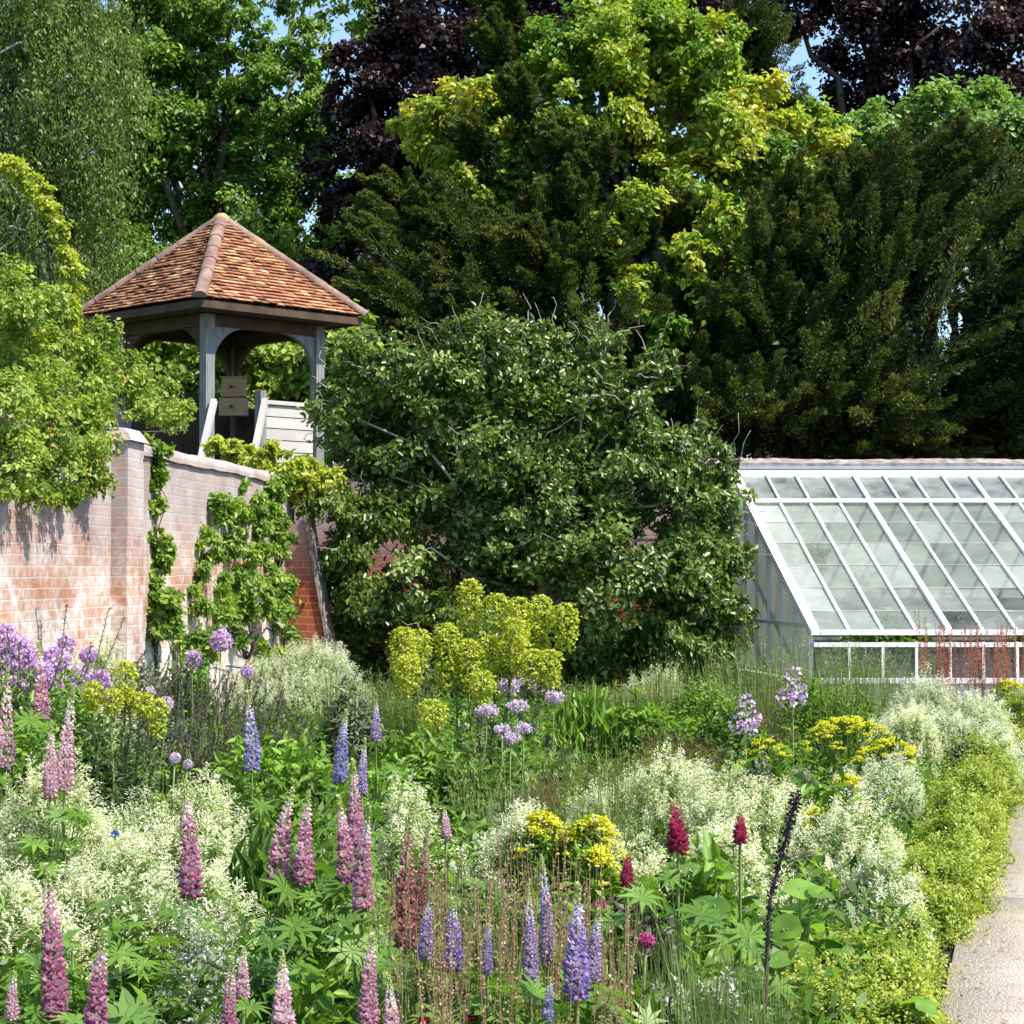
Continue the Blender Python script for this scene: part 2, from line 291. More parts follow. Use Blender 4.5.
# ------------------------------------------------------------------ world, sun, camera
SUN_EL, SX, SY = math.radians(55), .88, -.47
w = bpy.data.worlds.new("World"); sc.world = w; w.use_nodes = True
nt = w.node_tree; bg = nt.nodes['Background']; sky = nt.nodes.new('ShaderNodeTexSky'); sky.sky_type = 'NISHITA'
sky.sun_disc = False; sky.sun_elevation = SUN_EL; sky.sun_rotation = math.atan2(SX, SY); sky.ozone_density = 3
nt.links.new(sky.outputs[0], bg.inputs[0]); bg.inputs[1].default_value = .14
sun = bpy.data.lights.new('sun', 'SUN'); sun.energy = 4.5; sun.angle = math.radians(.55); sun.color = (1, .94, .82)
so = bpy.data.objects.new('sun', sun); C.objects.link(so)
from mathutils import Vector
so.rotation_euler = Vector((-SX*math.cos(SUN_EL), -SY*math.cos(SUN_EL), -math.sin(SUN_EL))).to_track_quat('-Z', 'Y').to_euler()
cam = bpy.data.cameras.new('camera'); cam.lens = 36*F/1024; cam.sensor_width = 36; cam.clip_end = 4000; cam.clip_start = .1
co = bpy.data.objects.new('camera', cam); C.objects.link(co); co.location = (0, 0, CAMZ)
co.rotation_euler = (PI/2+PITCH, 0, 0); sc.camera = co
sc.view_settings.view_transform = 'Standard'; sc.view_settings.look = 'None'; sc.view_settings.exposure = 1.0
sc.cycles.max_bounces = 6; sc.cycles.diffuse_bounces = 3; sc.cycles.transparent_max_bounces = 12; sc.cycles.caustics_reflective = False

# ------------------------------------------------------------------ setting
def struct(o): o['kind'] = 'structure'; return o
mb = MB(); mb.add([(-1500, -300, 0), (1500, -300, 0), (1500, 3000, 0), (-1500, 3000, 0)], [[0, 1, 2, 3]])
struct(mb.build('ground', M['soil']))
# raised bank beyond the garden wall, which carries the gazebo
mb = MB(); hexa(mb, [(-60, 6, -.2), (-4.25, 6, -.2), (-2.75, 23.0, -.2), (-60, 60, -.2)], [(-60, 6, 1.9), (-4.6, 6, 1.9), (-3.1, 23.0, 2.2), (-60, 60, 3)])
hexa(mb, [(-60, 23.4, -.2), (-2.2, 26.0, -.2), (-1, 60, -.2), (-60, 60, -.25)], [(-60, 23.4, 2.1), (-2.6, 26.2, 2.0), (-3, 60, 2.4), (-60, 60, 2.9)])
struct(mb.build('bank', M['lawn']))
# path
edge = [PH(px, py, 0) for px, py in ((905, 1180), (938, 1024), (965, 920), (1003, 835), (1030, 782), (1062, 745), (1105, 722), (1160, 712))]
edge = np.array(edge); tt = np.linspace(0, len(edge)-1, 40)
edge = np.stack([np.interp(tt, range(len(edge)), edge[:, k]) for k in range(3)], 1)
for _ in range(4): edge[1:-1] = (edge[:-2]+2*edge[1:-1]+edge[2:])/4
tan = nz(np.gradient(edge, axis=0)); nrm = np.stack([tan[:, 1], -tan[:, 0], 0*tan[:, 0]], 1)
mb = MB(); rng = R(5); acc = 0; s0 = 0
for i in range(39):
    a, b = edge[i], edge[i+1]; na, nb = nrm[i], nrm[i+1]
    g = 0.0; acc += np.linalg.norm(b-a)
    if acc > 4.5: g = .008; acc = 0; s0 = rng.random()
    b2 = b+(a-b)*g/np.linalg.norm(b-a)
    t = .03
    v = []
    for p_, n_ in ((a, na), (b2, nb)):
        p_ = p_+n_*rng.normal()*.004
        v += [p_+UP*-.05, p_+UP*t, p_+n_*1.6+UP*t, p_+n_*1.6-UP*.05]
    mb.add(v, [[1, 2, 6, 5], [0, 1, 5, 4], [2, 3, 7, 6], [0, 4, 7, 3]]+([[4, 5, 6, 7]] if g else []), r=s0)
struct(mb.build('path', M['path']))
PATH = edge

M['litter'] = leaf_mat('fallen leaf bits', [(0, (.1, .07, .04)), (.5, (.22, .16, .08)), (.8, (.3, .3, .1)), (1, (.5, .42, .3))], .1)
rng = R(6); n = 420; q = rng.uniform(2, 30, n); i0 = q.astype(int); fr = (q-i0)[:, None]
pos = edge[i0]*(1-fr)+edge[i0+1]*fr+nrm[i0]*(rng.gamma(1.3, .11, n)+.02)[:, None]; pos[:, 2] = .034
mb = MB(); d = rv(rng, n)*np.array([1, 1, .12]); ll = rng.uniform(.008, .035, n); leaves(mb, pos, d, UP+rv(rng, n)*.25, ll, ll*.5, rng.random(n), 'd', .1, -.05)
o = mb.build('leaf_litter', M['litter']); o['kind'] = 'stuff'; o['label'] = 'small fallen leaves scattered along the edge of the path'; o['category'] = 'leaf litter'
# ------------------------------------------------------------------ tree machinery
def px_lobes(spec, Y, rng, dj=.7, sq=1.0):
    c, r = [], []
    for s in spec:
        px, py, rp = s[:3]; y = Y+(s[3] if len(s) > 3 else rng.uniform(-dj, dj)*rp*Y/F)
        c.append(P(px, py, y)); rr = rp*y/F; r.append((rr, rr*sq, rr))
    return np.array(c), np.array(r)
def crown(mb, c, r, n, L, W, rng, sub=26, subr=(.16, .34), shape='d', droop=.3, inner=.5, tone=None, flat=.75, upb=.6, twig=.0, outn=.6):
    k = []; cs = []; vs = []; sr = []
    for i in range(len(c)):
        m = max(5, int(sub*rng.uniform(.8, 1.2)))
        v = rv(rng, m); d = rng.uniform(inner, 1.02, m)
        cs.append(c[i]+v*d[:, None]*r[i]); vs.append(v); sr.append(np.mean(r[i])*rng.uniform(*subr, m)); k.append(np.full(m, i))
    cs = np.concatenate(cs); vs = np.concatenate(vs); sr = np.concatenate(sr); k = np.concatenate(k)
    ct = rng.random(len(cs)) if tone is None else np.clip(tone[k]+rng.normal(0, .13, len(cs)), 0, 1)
    w_ = sr**2; j = rng.choice(len(cs), n, p=w_/w_.sum())
    o = rng.normal(0, .55, (n, 3)); pos = cs[j]+o*sr[j][:, None]*np.array([1, 1, flat])
    nr = nz(vs[j]*outn+UP*upb+rng.normal(0, .55, (n, 3)))
    d = nz(np.cross(nr, rng.normal(size=(n, 3))))*1.0+vs[j]*.35-UP*droop
    L_ = L*rng.uniform(.6, 1.25, n)
    leaves(mb, pos, d, nr, L_, L_*W/L, np.clip(ct[j]*.6+rng.random(n)*.4, 0, 1) if tone is None else np.clip(ct[j]+rng.normal(0, .12, n), 0, 1), shape)
    return cs, vs, sr
def wob(rng, a, b, n=5, amp=.08):
    t = np.linspace(0, 1, n)[:, None]; L = np.linalg.norm(np.asarray(b)-a)
    p = a*(1-t)+np.asarray(b)*t; o = rng.normal(0, amp*L, (n, 3)); o[0] = 0; o[-1] = 0
    return p+o
def limbs(mb, base, c, rng, tr, mid=.55, twr=.3):
    top = c.mean(0)*.6+np.array([base[0], base[1], c[:, 2].max()])*.4
    trunk = wob(rng, np.array(base), top, 8, .02)
    tube(mb, trunk, np.linspace(tr, tr*.25, 8), 9)
    for p in c:
        h = np.clip((p[2]-base[2])*rng.uniform(.35, .7)/(top[2]-base[2]+1e-6), .15, .95)
        s = np.array([np.interp(h*7, range(8), trunk[:, q]) for q in range(3)])
        tube(mb, wob(rng, s, p, 6, .05), np.linspace(tr*.35, tr*.07, 6), 6)
def tree(name, label, cat, spec, Y, base_px, n, L, W, mat, seed, group=None, bark='bark', tr=.25, basez=0., **kw):
    rng = R(seed); c, r = px_lobes(spec, Y, rng)
    base = P(base_px, 570, Y); base[2] = basez
    root = thing(name, label, cat, base, group)
    mb = MB(); crown(mb, c, r, n, L, W, rng, **kw); mb.build('crown', M[mat], root)
    mb = MB(); limbs(mb, base, c, rng, tr); mb.build('trunk', M[bark], root, smooth=True)
    return root, c, r

def yew(label, spec, Y, base_px, seed, nper=22, nl=300, lean=0.0, group=None, core=900):
    rng = R(seed); c, r = px_lobes(spec, Y, rng, .5)
    base = P(base_px, 570, Y+1.0); base[2] = 0
    root = thing('yew_tree', label, 'yew tree', base, group)
    mb = MB(); ax = c.mean(0)
    for i in range(len(c)):
        m = nper; v = rv(rng, m); R_ = np.mean(r[i])
        out = nz(c[i]-ax)
        st = c[i]+v*r[i]*rng.uniform(.15, .8, m)[:, None]
        d = nz(v*.3+out*.3+np.array([lean, -.35, .72])+rng.normal(0, .14, (m, 3)))
        Ls = rng.uniform(.8, 1.7, m)*min(R_, 1.3)*.95+.25; ra = rng.uniform(.13, .2, m)*np.sqrt(R_)
        cl = rng.random(m)
        j = np.repeat(np.arange(m), nl); n = len(j)
        t = rng.random(n)**.8; az = rv(rng, n); az = nz(az-d[j]*np.sum(az*d[j], 1, keepdims=True))
        az[:, 2] *= .75
        rad = ra[j]*(1.04-t)**.55*np.minimum(1, .35+t*3)*np.sqrt(rng.random(n))*(1+.35*np.sin(t*26+j))
        pos = st[j]+d[j]*(Ls[j]*t)[:, None]-UP*(.2*Ls[j]*t**2)[:, None]+az*rad[:, None]
        ld = nz(d[j]*.9+az*.6-UP*.2+rng.normal(0, .3, (n, 3)))
        ll = rng.uniform(.045, .1, n)
        leaves(mb, pos, ld, nz(az+UP*.9+rng.normal(0, .4, (n, 3))), ll, ll*.34, cl[j]*.4+rng.random(n)*.4+.18*t, fold=.1)
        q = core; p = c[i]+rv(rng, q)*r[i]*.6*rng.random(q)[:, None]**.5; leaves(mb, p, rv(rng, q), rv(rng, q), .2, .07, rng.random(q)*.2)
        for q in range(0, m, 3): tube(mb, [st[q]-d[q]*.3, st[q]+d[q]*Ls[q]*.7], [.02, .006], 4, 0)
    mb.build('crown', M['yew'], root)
    big = r[:, 0] > .46; mb = MB(); limbs(mb, base, c[big]-np.array([0, 0, .8]), rng, .3); mb.build('trunk', M['bark'], root, smooth=True)

def weeping(label, spec, Y, base_px, seed, mat, n=1700, nl=60):
    rng = R(seed); c, r = px_lobes(spec, Y, rng)
    base = P(base_px, 570, Y); base[2] = 1.5
    root = thing('weeping_tree', label, 'tree', base)
    mb = MB(); i = rng.choice(len(c), n, p=(r[:, 0]**2)/np.sum(r[:, 0]**2)); v = rv(rng, n)
    st = c[i]+v*r[i]*rng.uniform(.5, 1, n)[:, None]; Ls = rng.uniform(.5, 1.6, n); cl = rng.random(n)
    j = np.repeat(np.arange(n), nl); m = len(j); t = rng.random(m)
    sway = rng.normal(0, .16, (n, 3)); sway[:, 2] = 0
    pos = st[j]-UP*(Ls[j]*t)[:, None]+sway[j]*t[:, None]+rng.normal(0, .09, (m, 3))
    d = nz(rng.normal(0, .5, (m, 3))-UP*.9)
    ll = rng.uniform(.06, .13, m)
    leaves(mb, pos, d, rv(rng, m)+np.array([.2, -.3, .4]), ll, ll*.42, cl[j]*.55+rng.random(m)*.45)
    mb.build('crown', M[mat], root)
    mb = MB(); limbs(mb, base, c, rng, .22)
    mb.build('trunk', M['bark'], root, smooth=True)
    for (a, b, y) in ((( -10, 52), (45, 42), 36.6), ((20, 215), (-5, 260), 36.4), ((8, 228), (30, 232), 36.4), ((60, 140), (85, 128), 36.5), ((70, 75), (58, 92), 36.5)):
        mb = MB(); tube(mb, wob(rng, P(*a, y), P(*b, y), 5, .06), np.linspace(.045, .015, 5), 5); mb.build('bare_branch', M['pale_bark'], root, smooth=True)

# ------------------------------------------------------------------ trees, far to near
# a far wood seen in the gaps
rng = R(11); mb = MB()
c = []; r = []
for k in range(90):
    px = rng.uniform(-120, 1150); py = rng.uniform(210, 560); rp = rng.uniform(45, 80)
    c.append(P(px, py, rng.uniform(66, 76))); r.append([rp*70/F]*3)
crown(mb, np.array(c), np.array(r), 90000, .42, .28, rng, sub=20)
o = mb.build('distant_woodland', M['deep']); o['kind'] = 'stuff'; o['label'] = 'dark green wood far behind the garden trees'; o['category'] = 'woodland'

tree('broadleaf_tree', 'tall mid green broadleaf tree rising behind the gazebo roof', 'tree',
     [(165, 30, 60), (150, 100, 70), (215, 125, 58), (280, 95, 52), (275, 165, 60), (175, 195, 70), (240, 215, 65), (305, 240, 50), (130, 30, 60), (375, 12, 36), (110, 270, 70), (190, 290, 70), (125, 190, 50), (130, 110, 50), (120, 60, 40), (285, 270, 55), (310, 50, 30), (235, 12, 36), (310, 140, 38), (140, 340, 60), (250, 350, 60), (200, 60, 38), (262, 60, 30), (330, 300, 50), (345, 360, 50), (180, -10, 50), (310, -20, 40)],
     47, 230, 120000, .15, .085, 'mid_green', 21, tr=.4, shape='l', sub=40, subr=(.12, .26))
tree('copper_beech', 'dark purple copper beech between the green tree and the golden tree', 'beech tree',
     [(405, 40, 62), (460, 15, 75), (385, 120, 58), (345, 185, 48), (430, 110, 70), (345, 260, 45), (520, -5, 60), (600, -15, 60), (362, 70, 38), (450, 190, 70), (400, 210, 60), (560, 30, 50), (480, -60, 80), (390, 290, 60), (400, 360, 60), (350, 130, 34)],
     43, 420, 80000, .14, .09, 'copper', 22, tr=.5, sub=36, subr=(.13, .27))
tree('copper_beech', 'dark purple copper beech at the top right with a pale bare limb', 'beech tree',
     [(745, 0, 55), (880, 25, 70), (955, 15, 85), (1010, 70, 80), (905, 90, 60), (860, 105, 45), (790, -10, 50), (735, 75, 45), (1050, 10, 90), (700, 30, 55), (960, 110, 60), (860, -40, 70), (1050, 130, 70), (745, 125, 40), (800, 140, 45), (880, 160, 60), (980, 180, 70), (700, 80, 40)],
     57, 900, 90000, .18, .115, 'copper', 23, tr=.6, sub=36, subr=(.13, .27))
bpy.context.view_layer.update()
rootc = [o for o in C.objects if o.name.startswith('copper_beech')][-1]
rng = R(3)
for a, b, rr, bk in (((990, 48), (950, -6), .07, 'pale_bark'), ((700, 130), (650, -10), .18, 'bark')):
    mb = MB(); tube(mb, wob(rng, P(*a, 54.5), P(*b, 54.5), 6, .03), np.linspace(rr, rr*.5, 6), 7); mb.build('limb', M[bk], rootc, smooth=True)

gl = [(640, 50, 60), (600, 100, 62), (690, 120, 60), (555, 60, 45), (705, 50, 48), (485, 122, 48), (650, 10, 50), (620, 175, 62), (690, 185, 55), (740, 125, 55), (800, 145, 45), (655, 275, 55), (555, 150, 52), (705, 245, 55), (440, 130, 34), (530, 110, 40), (590, 40, 40), (610, 240, 55), (760, 180, 50), (825, 165, 40), (660, 330, 60), (740, 300, 60), (680, 70, 40), (640, 140, 40), (540, 220, 60), (680, 410, 60), (520, 70, 50), (470, 180, 40), (520, 200, 48), (570, 235, 50), (505, 140, 48), (425, 122, 30), (690, 262, 26, -3.4), (640, 288, 28, -3.4), (668, 335, 24, -3.6), (606, 232, 24, -3.2), (722, 222, 26, -3), (640, 205, 26, -3), (545, 360, 18, -3.6), (705, 300, 20, -3.6), (760, 245, 18, -3.6)]
rng = R(24); tone = np.array([.55, .55, .68, .42, .55, .75, .62, .55, .66, .8, .68, .5, .42, .5, .72, .7, .5, .3, .5, .8, .3, .3, .82, .78, .2, .2, .5, .5, .4, .35, .45, .8, .72, .6, .45, .55, .6, .7, .5, .4, .4])
tree('golden_tree', 'bright golden green tree in the centre with yellow leaf clusters', 'tree', gl, 36.8, 660, 130000, .125, .085, 'golden', 25, tr=.35, tone=tone, shape='l', sub=36, subr=(.13, .28))
tree('broadleaf_tree', 'pale green leafy tree showing above the yew on the right', 'tree',
     [(880, 140, 42), (935, 130, 42), (1000, 140, 55), (1010, 205, 60), (850, 155, 32), (960, 170, 50), (905, 170, 40), (1060, 160, 60), (970, 230, 60), (1050, 240, 60), (820, 180, 40), (985, 100, 22)],
     39, 980, 50000, .125, .09, 'light_green', 26, tr=.25, shape='l')
weeping('grey green weeping tree with bare pale branches at the left edge', [(30, 40, 90), (92, 25, 60), (10, 170, 90), (72, 150, 70), (95, 240, 48), (-50, 100, 100), (40, 265, 70), (70, 90, 80), (-20, 260, 70), (60, 320, 60), (20, -30, 80), (60, 10, 70)], 38, 40, 27, 'willow')
yew('dark olive yew with feathery sprays in front of the golden tree',
    [(470, 265, 46), (425, 310, 58), (560, 330, 66), (650, 365, 56), (480, 375, 72), (600, 415, 75), (700, 420, 65), (398, 245, 32), (405, 205, 22), (590, 275, 36), (400, 375, 36), (720, 355, 42), (520, 305, 56), (440, 225, 24), (530, 255, 30), (690, 290, 28), (650, 450, 60), (380, 320, 30), (500, 55, 20, .9), (522, 105, 19, .8), (508, 20, 20, 1), (575, 205, 22, .5), (640, 240, 22, .3), (480, 150, 20, .8), (560, 160, 18, .6), (600, 165, 16, .5), (545, 220, 22, .5), (680, 225, 16, .3)],
    34, 560, 31, 24, 480, -.3)
yew('small olive yew sprays rising beside the copper beech', [(745, 30, 30), (760, 70, 28), (730, 85, 30), (770, 118, 24), (750, 55, 30), (755, 150, 34)], 42, 765, 32, 22, 240, .2)
yew('broad dark yew behind the greenhouse',     [(880, 215, 55), (835, 270, 60), (945, 235, 65), (1000, 320, 80), (880, 340, 85), (790, 345, 55), (960, 390, 85), (820, 405, 75), (1025, 245, 50), (905, 270, 65), (775, 265, 38), (1050, 330, 85), (890, 430, 70), (1030, 430, 80), (755, 425, 55), (950, 445, 60), (1000, 455, 55), (860, 450, 50), (800, 455, 50), (900, 455, 50), (795, 220, 34), (955, 175, 34), (850, 200, 32), (765, 330, 40), (915, 190, 30)],
    33, 910, 33, 28, 480, .3)

# ------------------------------------------------------------------ walls
# left wall: local x runs along the wall, local -y is the garden side
WO = np.array([-3.01-.91, 8.0, 0]); ang = math.atan2(1, .1)
root = thing('brick_wall', 'old orange brick garden wall with lime wash and a rounded coping on the left', 'wall', WO); root.rotation_euler.z = ang
def lbuild(mb, name, mat, par, smooth=False): return mb.build(name, M[mat], par, origin=(0, 0, 0), smooth=smooth)
LW = math.hypot(14.6, 1.46)
mb = MB(); box(mb, 0, LW, 0, .34, -.1, 2.55); lbuild(mb, 'masonry', 'brick', root)
mb = MB(); n = 120; xs = np.linspace(-.02, LW+.03, n); rng = R(40)
prof = np.array([(-.03, 2.545), (-.035, 2.585), (-.01, 2.63), (.07, 2.665), (.17, 2.68), (.27, 2.665), (.35, 2.63), (.375, 2.585), (.37, 2.545)])
v = np.stack([np.stack([np.full(9, x), prof[:, 0], prof[:, 1]+rng.normal(0, .002, 9)+.006*math.sin(x*2.3)+.004*math.sin(x*7.1)], 1) for x in xs])
i = np.arange(n-1)[:, None]*9+np.arange(8)[None]
mb.add(v.reshape(-1, 3), np.stack([i, i+9, i+10, i+1], -1).reshape(-1, 4)); mb.add(v[0], [[0, 1, 7, 8], [1, 2, 6, 7], [2, 3, 5, 6]], [[3, 4, 5]]); mb.add(v[-1], [[0, 8, 7, 1], [1, 7, 6, 2], [2, 6, 5, 3]], [[3, 5, 4]])
lbuild(mb, 'coping', 'brick', root, True)
def buttress(x0, x1, top, out):
    mb = MB(); box(mb, x0, x1, -out, -.002, -.1, top); b = lbuild(mb, 'buttress', 'brick', root)
    mb = MB(); hexa(mb, [(x0-.03, -out-.04, top), (x1+.03, -out-.04, top), (x1+.03, .36, top), (x0-.03, .36, top)], [(x0+.02, -out+.03, top+.1), (x1-.02, -out+.03, top+.1), (x1-.02, .3, top+.13), (x0+.02, .3, top+.13)])
    lbuild(mb, 'cap', 'brick', b)
buttress(7.75, 8.2, 2.62, .13); buttress(3.6, 4.05, 2.62, .13)
# raking buttress at the far end of the wall with painted putlog holes beside it
mb = MB(); hexa(mb, [(LW-.45, -.62, -.1), (LW-.1, -.62, -.1), (LW-.1, -.003, -.1), (LW-.45, -.003, -.1)], [(LW-.45, -.2, 2.15), (LW-.1, -.2, 2.15), (LW-.1, -.003, 2.15), (LW-.45, -.003, 2.15)])
b = lbuild(mb, 'raking_buttress', 'red_brick', root)
mb = MB(); hexa(mb, [(LW-.48, -.66, -.1), (LW-.07, -.66, -.1), (LW-.07, -.625, -.1), (LW-.48, -.625, -.1)], [(LW-.48, -.24, 2.2), (LW-.07, -.24, 2.2), (LW-.07, -.2, 2.2), (LW-.48, -.2, 2.2)])
lbuild(mb, 'weathering_slope', 'coping', b)
for z in (.62, 1.05, 1.5, 1.9):
    mb = MB(); box(mb, LW-1.0, LW-.88, -.006, .02, z, z+.09); lbuild(mb, 'putlog_shade', 'hole_shade', root)  # dark blocks painting the shade inside the putlog holes
# back wall, running right behind the fig tree and the greenhouse
root = thing('brick_wall', 'long red brick back wall with a mottled coping behind the greenhouse', 'wall', (-2.2, 24.75, 0))
mb = MB(); box(mb, -.65, 16, 0, .34, -.1, 2.83); lbuild(mb, 'masonry', 'red_brick', root)
mb = MB(); rng = R(41); n = 200; xs = np.linspace(-.02, 16, n)
pr = np.array([(-.05, 2.842), (-.05, 2.92), (.17, 2.985), (.39, 2.92), (.39, 2.842)])
v = np.stack([np.stack([np.full(5, x), pr[:, 0], pr[:, 1]+rng.normal(0, .003, 5)+.006*math.sin(x*2.7)], 1) for x in xs]); i = np.arange(n-1)[:, None]*5+np.arange(4)[None]
mb.add(v.reshape(-1, 3), np.stack([i, i+5, i+6, i+1], -1).reshape(-1, 4)); lbuild(mb, 'coping', 'coping', root)

# ------------------------------------------------------------------ gazebo
GC = P(220, 570, 25.7); GC[2] = 2.2
gz = thing('gazebo', 'square timber gazebo with a pyramid roof of clay tiles on the raised bank', 'gazebo', GC)
gz.rotation_euler.z = .01+PI/4
ar, ap = 1.287, .877; EZ, AZ = 4.86-2.2, 6.14-2.2; FZ = 2.95-2.2
gb = lambda mb, n, m, par=gz, s=False: lbuild(mb, n, m, par, s)
rng = R(50)
mbs = []
def rot4(k, v):
    v = np.asarray(v, float); c, s = [(1, 0), (0, 1), (-1, 0), (0, -1)][k]
    o = v.copy(); o[:, 0] = c*v[:, 0]-s*v[:, 1]; o[:, 1] = s*v[:, 0]+c*v[:, 1]; return o
rise = AZ-EZ; rows = 27
mb = MB()
tilemb = MB()
for k in range(4):
    core = [(-ar+.06, -ar+.06, EZ-.02), (ar-.06, -ar+.06, EZ-.02), (0, 0, AZ-.08)]
    mb.add(rot4(k, core), t=[[0, 1, 2]])
    for q in range(rows):
        t0, t1 = q/rows, (q+1.45)/rows
        half = ar*(1-t0)+.02
        wtile = .125; nt_ = max(1, int(2*half/wtile)); off = rng.random()*.5*wtile*0 + (wtile/2 if q % 2 else 0)
        x = -half+ (off if nt_ > 1 else 0) - wtile*.5
        while x < half:
            x0, x1 = max(x, -half), min(x+wtile-.006, half)
            x += wtile*rng.uniform(.95, 1.05)
            if x1-x0 < .015: continue
            lift = rng.normal(.012, .006); thick = .017
            def pt(xx, t, dz):
                t = min(t, 1); xl = np.clip(xx, -ar*(1-t)-.02, ar*(1-t)+.02)
                return np.array([xl, -ar*(1-t)-dz*.72, EZ+rise*t+dz*.69])
            lo = .036+lift; hi = .012
            tv = [pt(x0, t0, lo-thick), pt(x1, t0, lo-thick+rng.normal(0, .003)), pt(x1, t1, hi-thick), pt(x0, t1, hi-thick), pt(x0, t0, lo), pt(x1, t0, lo+rng.normal(0, .003)), pt(x1, t1, hi), pt(x0, t1, hi)]
            tilemb.add(rot4(k, tv), BQ, r=np.clip(rng.normal(.5, .24), 0, 1))
roof = gb(tilemb, 'roof', 'tile')
gb(mb, 'roof_boarding', 'dark_oak', roof)
for k in range(4):
    mb = MB(); th = np.linspace(-.1*PI, 1.1*PI, 9)
    p0 = np.array([-ar-.03, -ar-.03, EZ+.02]); p1 = np.array([0, 0, AZ+.0]); d = nz(p1-p0); s = nz(np.cross(d, UP)); u = np.cross(s, d)
    nseg = 7; pr = []
    for q in range(nseg):
        a = p0+(p1-p0)*(q/nseg); b = p0+(p1-p0)*((q+1.06)/nseg if q < nseg-1 else 1)
        ra, rb = .086+rng.normal(0, .004), .078
        va = np.stack([a+s*ra*math.cos(x)+u*(ra*.8*math.sin(x)+.0) for x in th]); vb = np.stack([b+s*rb*math.cos(x)+u*rb*.8*math.sin(x) for x in th])
        i = np.arange(8); mb.add(rot4(k, np.vstack([va, vb])), np.stack([i, i+9, i+10, i+1], 1))
        mb.add(rot4(k, va), t=[[0, x+1, x] for x in range(1, 8)])
    gb(mb, 'hip_ridge', 'hip', roof, True)
mb = MB(); th = np.linspace(0, 2*PI, 11)[:-1]
rings = [(.13, AZ-.06), (.1, AZ+.02), (.05, AZ+.06), (.02, AZ+.065)]
v = np.concatenate([np.stack([r_*np.cos(th), r_*np.sin(th), np.full(10, z)], 1) for r_, z in rings]); i = np.arange(10)
mb.add(v, np.concatenate([np.stack([i+10*q, (i+1) % 10+10*q, (i+1) % 10+10*q+10, i+10*q+10], 1) for q in range(3)]), [[30+x, 30+(x+1) % 10, 30] for x in range(1, 9)])
gb(mb, 'finial_cap', 'lichen', roof, True)
for k in range(4):   # eaves board and wall plate on each side
    mb = MB(); mb.add(rot4(k, [(-ar+.0, -ar-.0, EZ-.105), (ar, -ar, EZ-.105), (ar-.05, -ar+.05, EZ-.105), (-ar+.05, -ar+.05, EZ-.105), (-ar, -ar, EZ-.012), (ar, -ar, EZ-.012), (ar-.05, -ar+.05, EZ-.012), (-ar+.05, -ar+.05, EZ-.012)]), BQ)
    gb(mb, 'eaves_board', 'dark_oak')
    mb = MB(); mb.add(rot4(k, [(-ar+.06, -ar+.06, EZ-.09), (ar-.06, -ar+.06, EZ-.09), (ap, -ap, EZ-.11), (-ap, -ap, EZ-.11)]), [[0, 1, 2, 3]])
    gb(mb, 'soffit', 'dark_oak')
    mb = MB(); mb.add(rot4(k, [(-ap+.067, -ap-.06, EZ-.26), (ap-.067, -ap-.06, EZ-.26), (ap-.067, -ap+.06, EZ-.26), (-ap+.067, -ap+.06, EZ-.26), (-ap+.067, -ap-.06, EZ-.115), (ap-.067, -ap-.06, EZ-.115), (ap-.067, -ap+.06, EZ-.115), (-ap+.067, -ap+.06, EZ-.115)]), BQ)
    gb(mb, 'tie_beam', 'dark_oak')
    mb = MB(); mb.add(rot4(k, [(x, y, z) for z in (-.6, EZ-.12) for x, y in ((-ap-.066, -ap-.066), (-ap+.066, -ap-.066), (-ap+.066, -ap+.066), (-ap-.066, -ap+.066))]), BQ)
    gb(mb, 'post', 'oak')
    for s in (-1, 1):   # arched braces
        mb = MB(); m = 9; th = np.linspace(0, PI/2, m); rb = .52
        o2 = np.array([(ap-.067-rb+rb*math.cos(x), EZ-.26-rb+rb*math.sin(x)) for x in th])      # concave arc
        c2 = np.array([(ap-.071, EZ-.264-rb+rb*math.tan(min(x, PI/4))) if x <= PI/4 else (ap-.071-rb*(1-1/math.tan(x)), EZ-.264) for x in th])
        c2 = o2+np.clip(c2-o2, -.17, .17)
        vv = []
        for y in (-ap-.035, -ap+.035):
            for arr in (o2, c2):
                vv += [(s*a, y, b) for a, b in arr]
        q = []
        for x in range(m-1):
            q += [[x, x+1, m+x+1, m+x], [2*m+x, 3*m+x, 3*m+x+1, 2*m+x+1], [x, 2*m+x, 2*m+x+1, x+1], [m+x, m+x+1, 3*m+x+1, 3*m+x]]
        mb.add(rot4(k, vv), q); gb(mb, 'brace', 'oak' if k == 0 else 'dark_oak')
mb = MB(); box(mb, -ap-.1, ap+.1, -ap-.1, ap+.1, FZ-.12, FZ); gb(mb, 'floor', 'oak')
mb = MB()
for q in range(5): box(mb, .02, ap-.083, -ap-.02, -ap+.02, FZ+.0+q*.147, FZ+.134+q*.147, (.2, .7, .4, .9, .5)[q])
box(mb, 0.01, ap-.083, -ap-.05, -ap+.05, FZ+.735, FZ+.785)
gb(mb, 'balustrade_panel', 'pale_oak')
mb = MB()
for q in range(6): box(mb, -ap+.083+q*.28, -ap+.083+.272+q*.28, ap-.02, ap+.02, FZ, FZ+1.0)
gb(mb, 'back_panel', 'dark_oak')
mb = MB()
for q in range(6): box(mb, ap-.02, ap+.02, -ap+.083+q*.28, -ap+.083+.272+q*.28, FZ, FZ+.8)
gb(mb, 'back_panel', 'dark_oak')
mb = MB(); box(mb, -.09, .0, -ap-.06, -ap+.06, FZ-.6, FZ+.9); gb(mb, 'newel_post', 'oak')
bt = np.array([-.42, -.30, -.74])
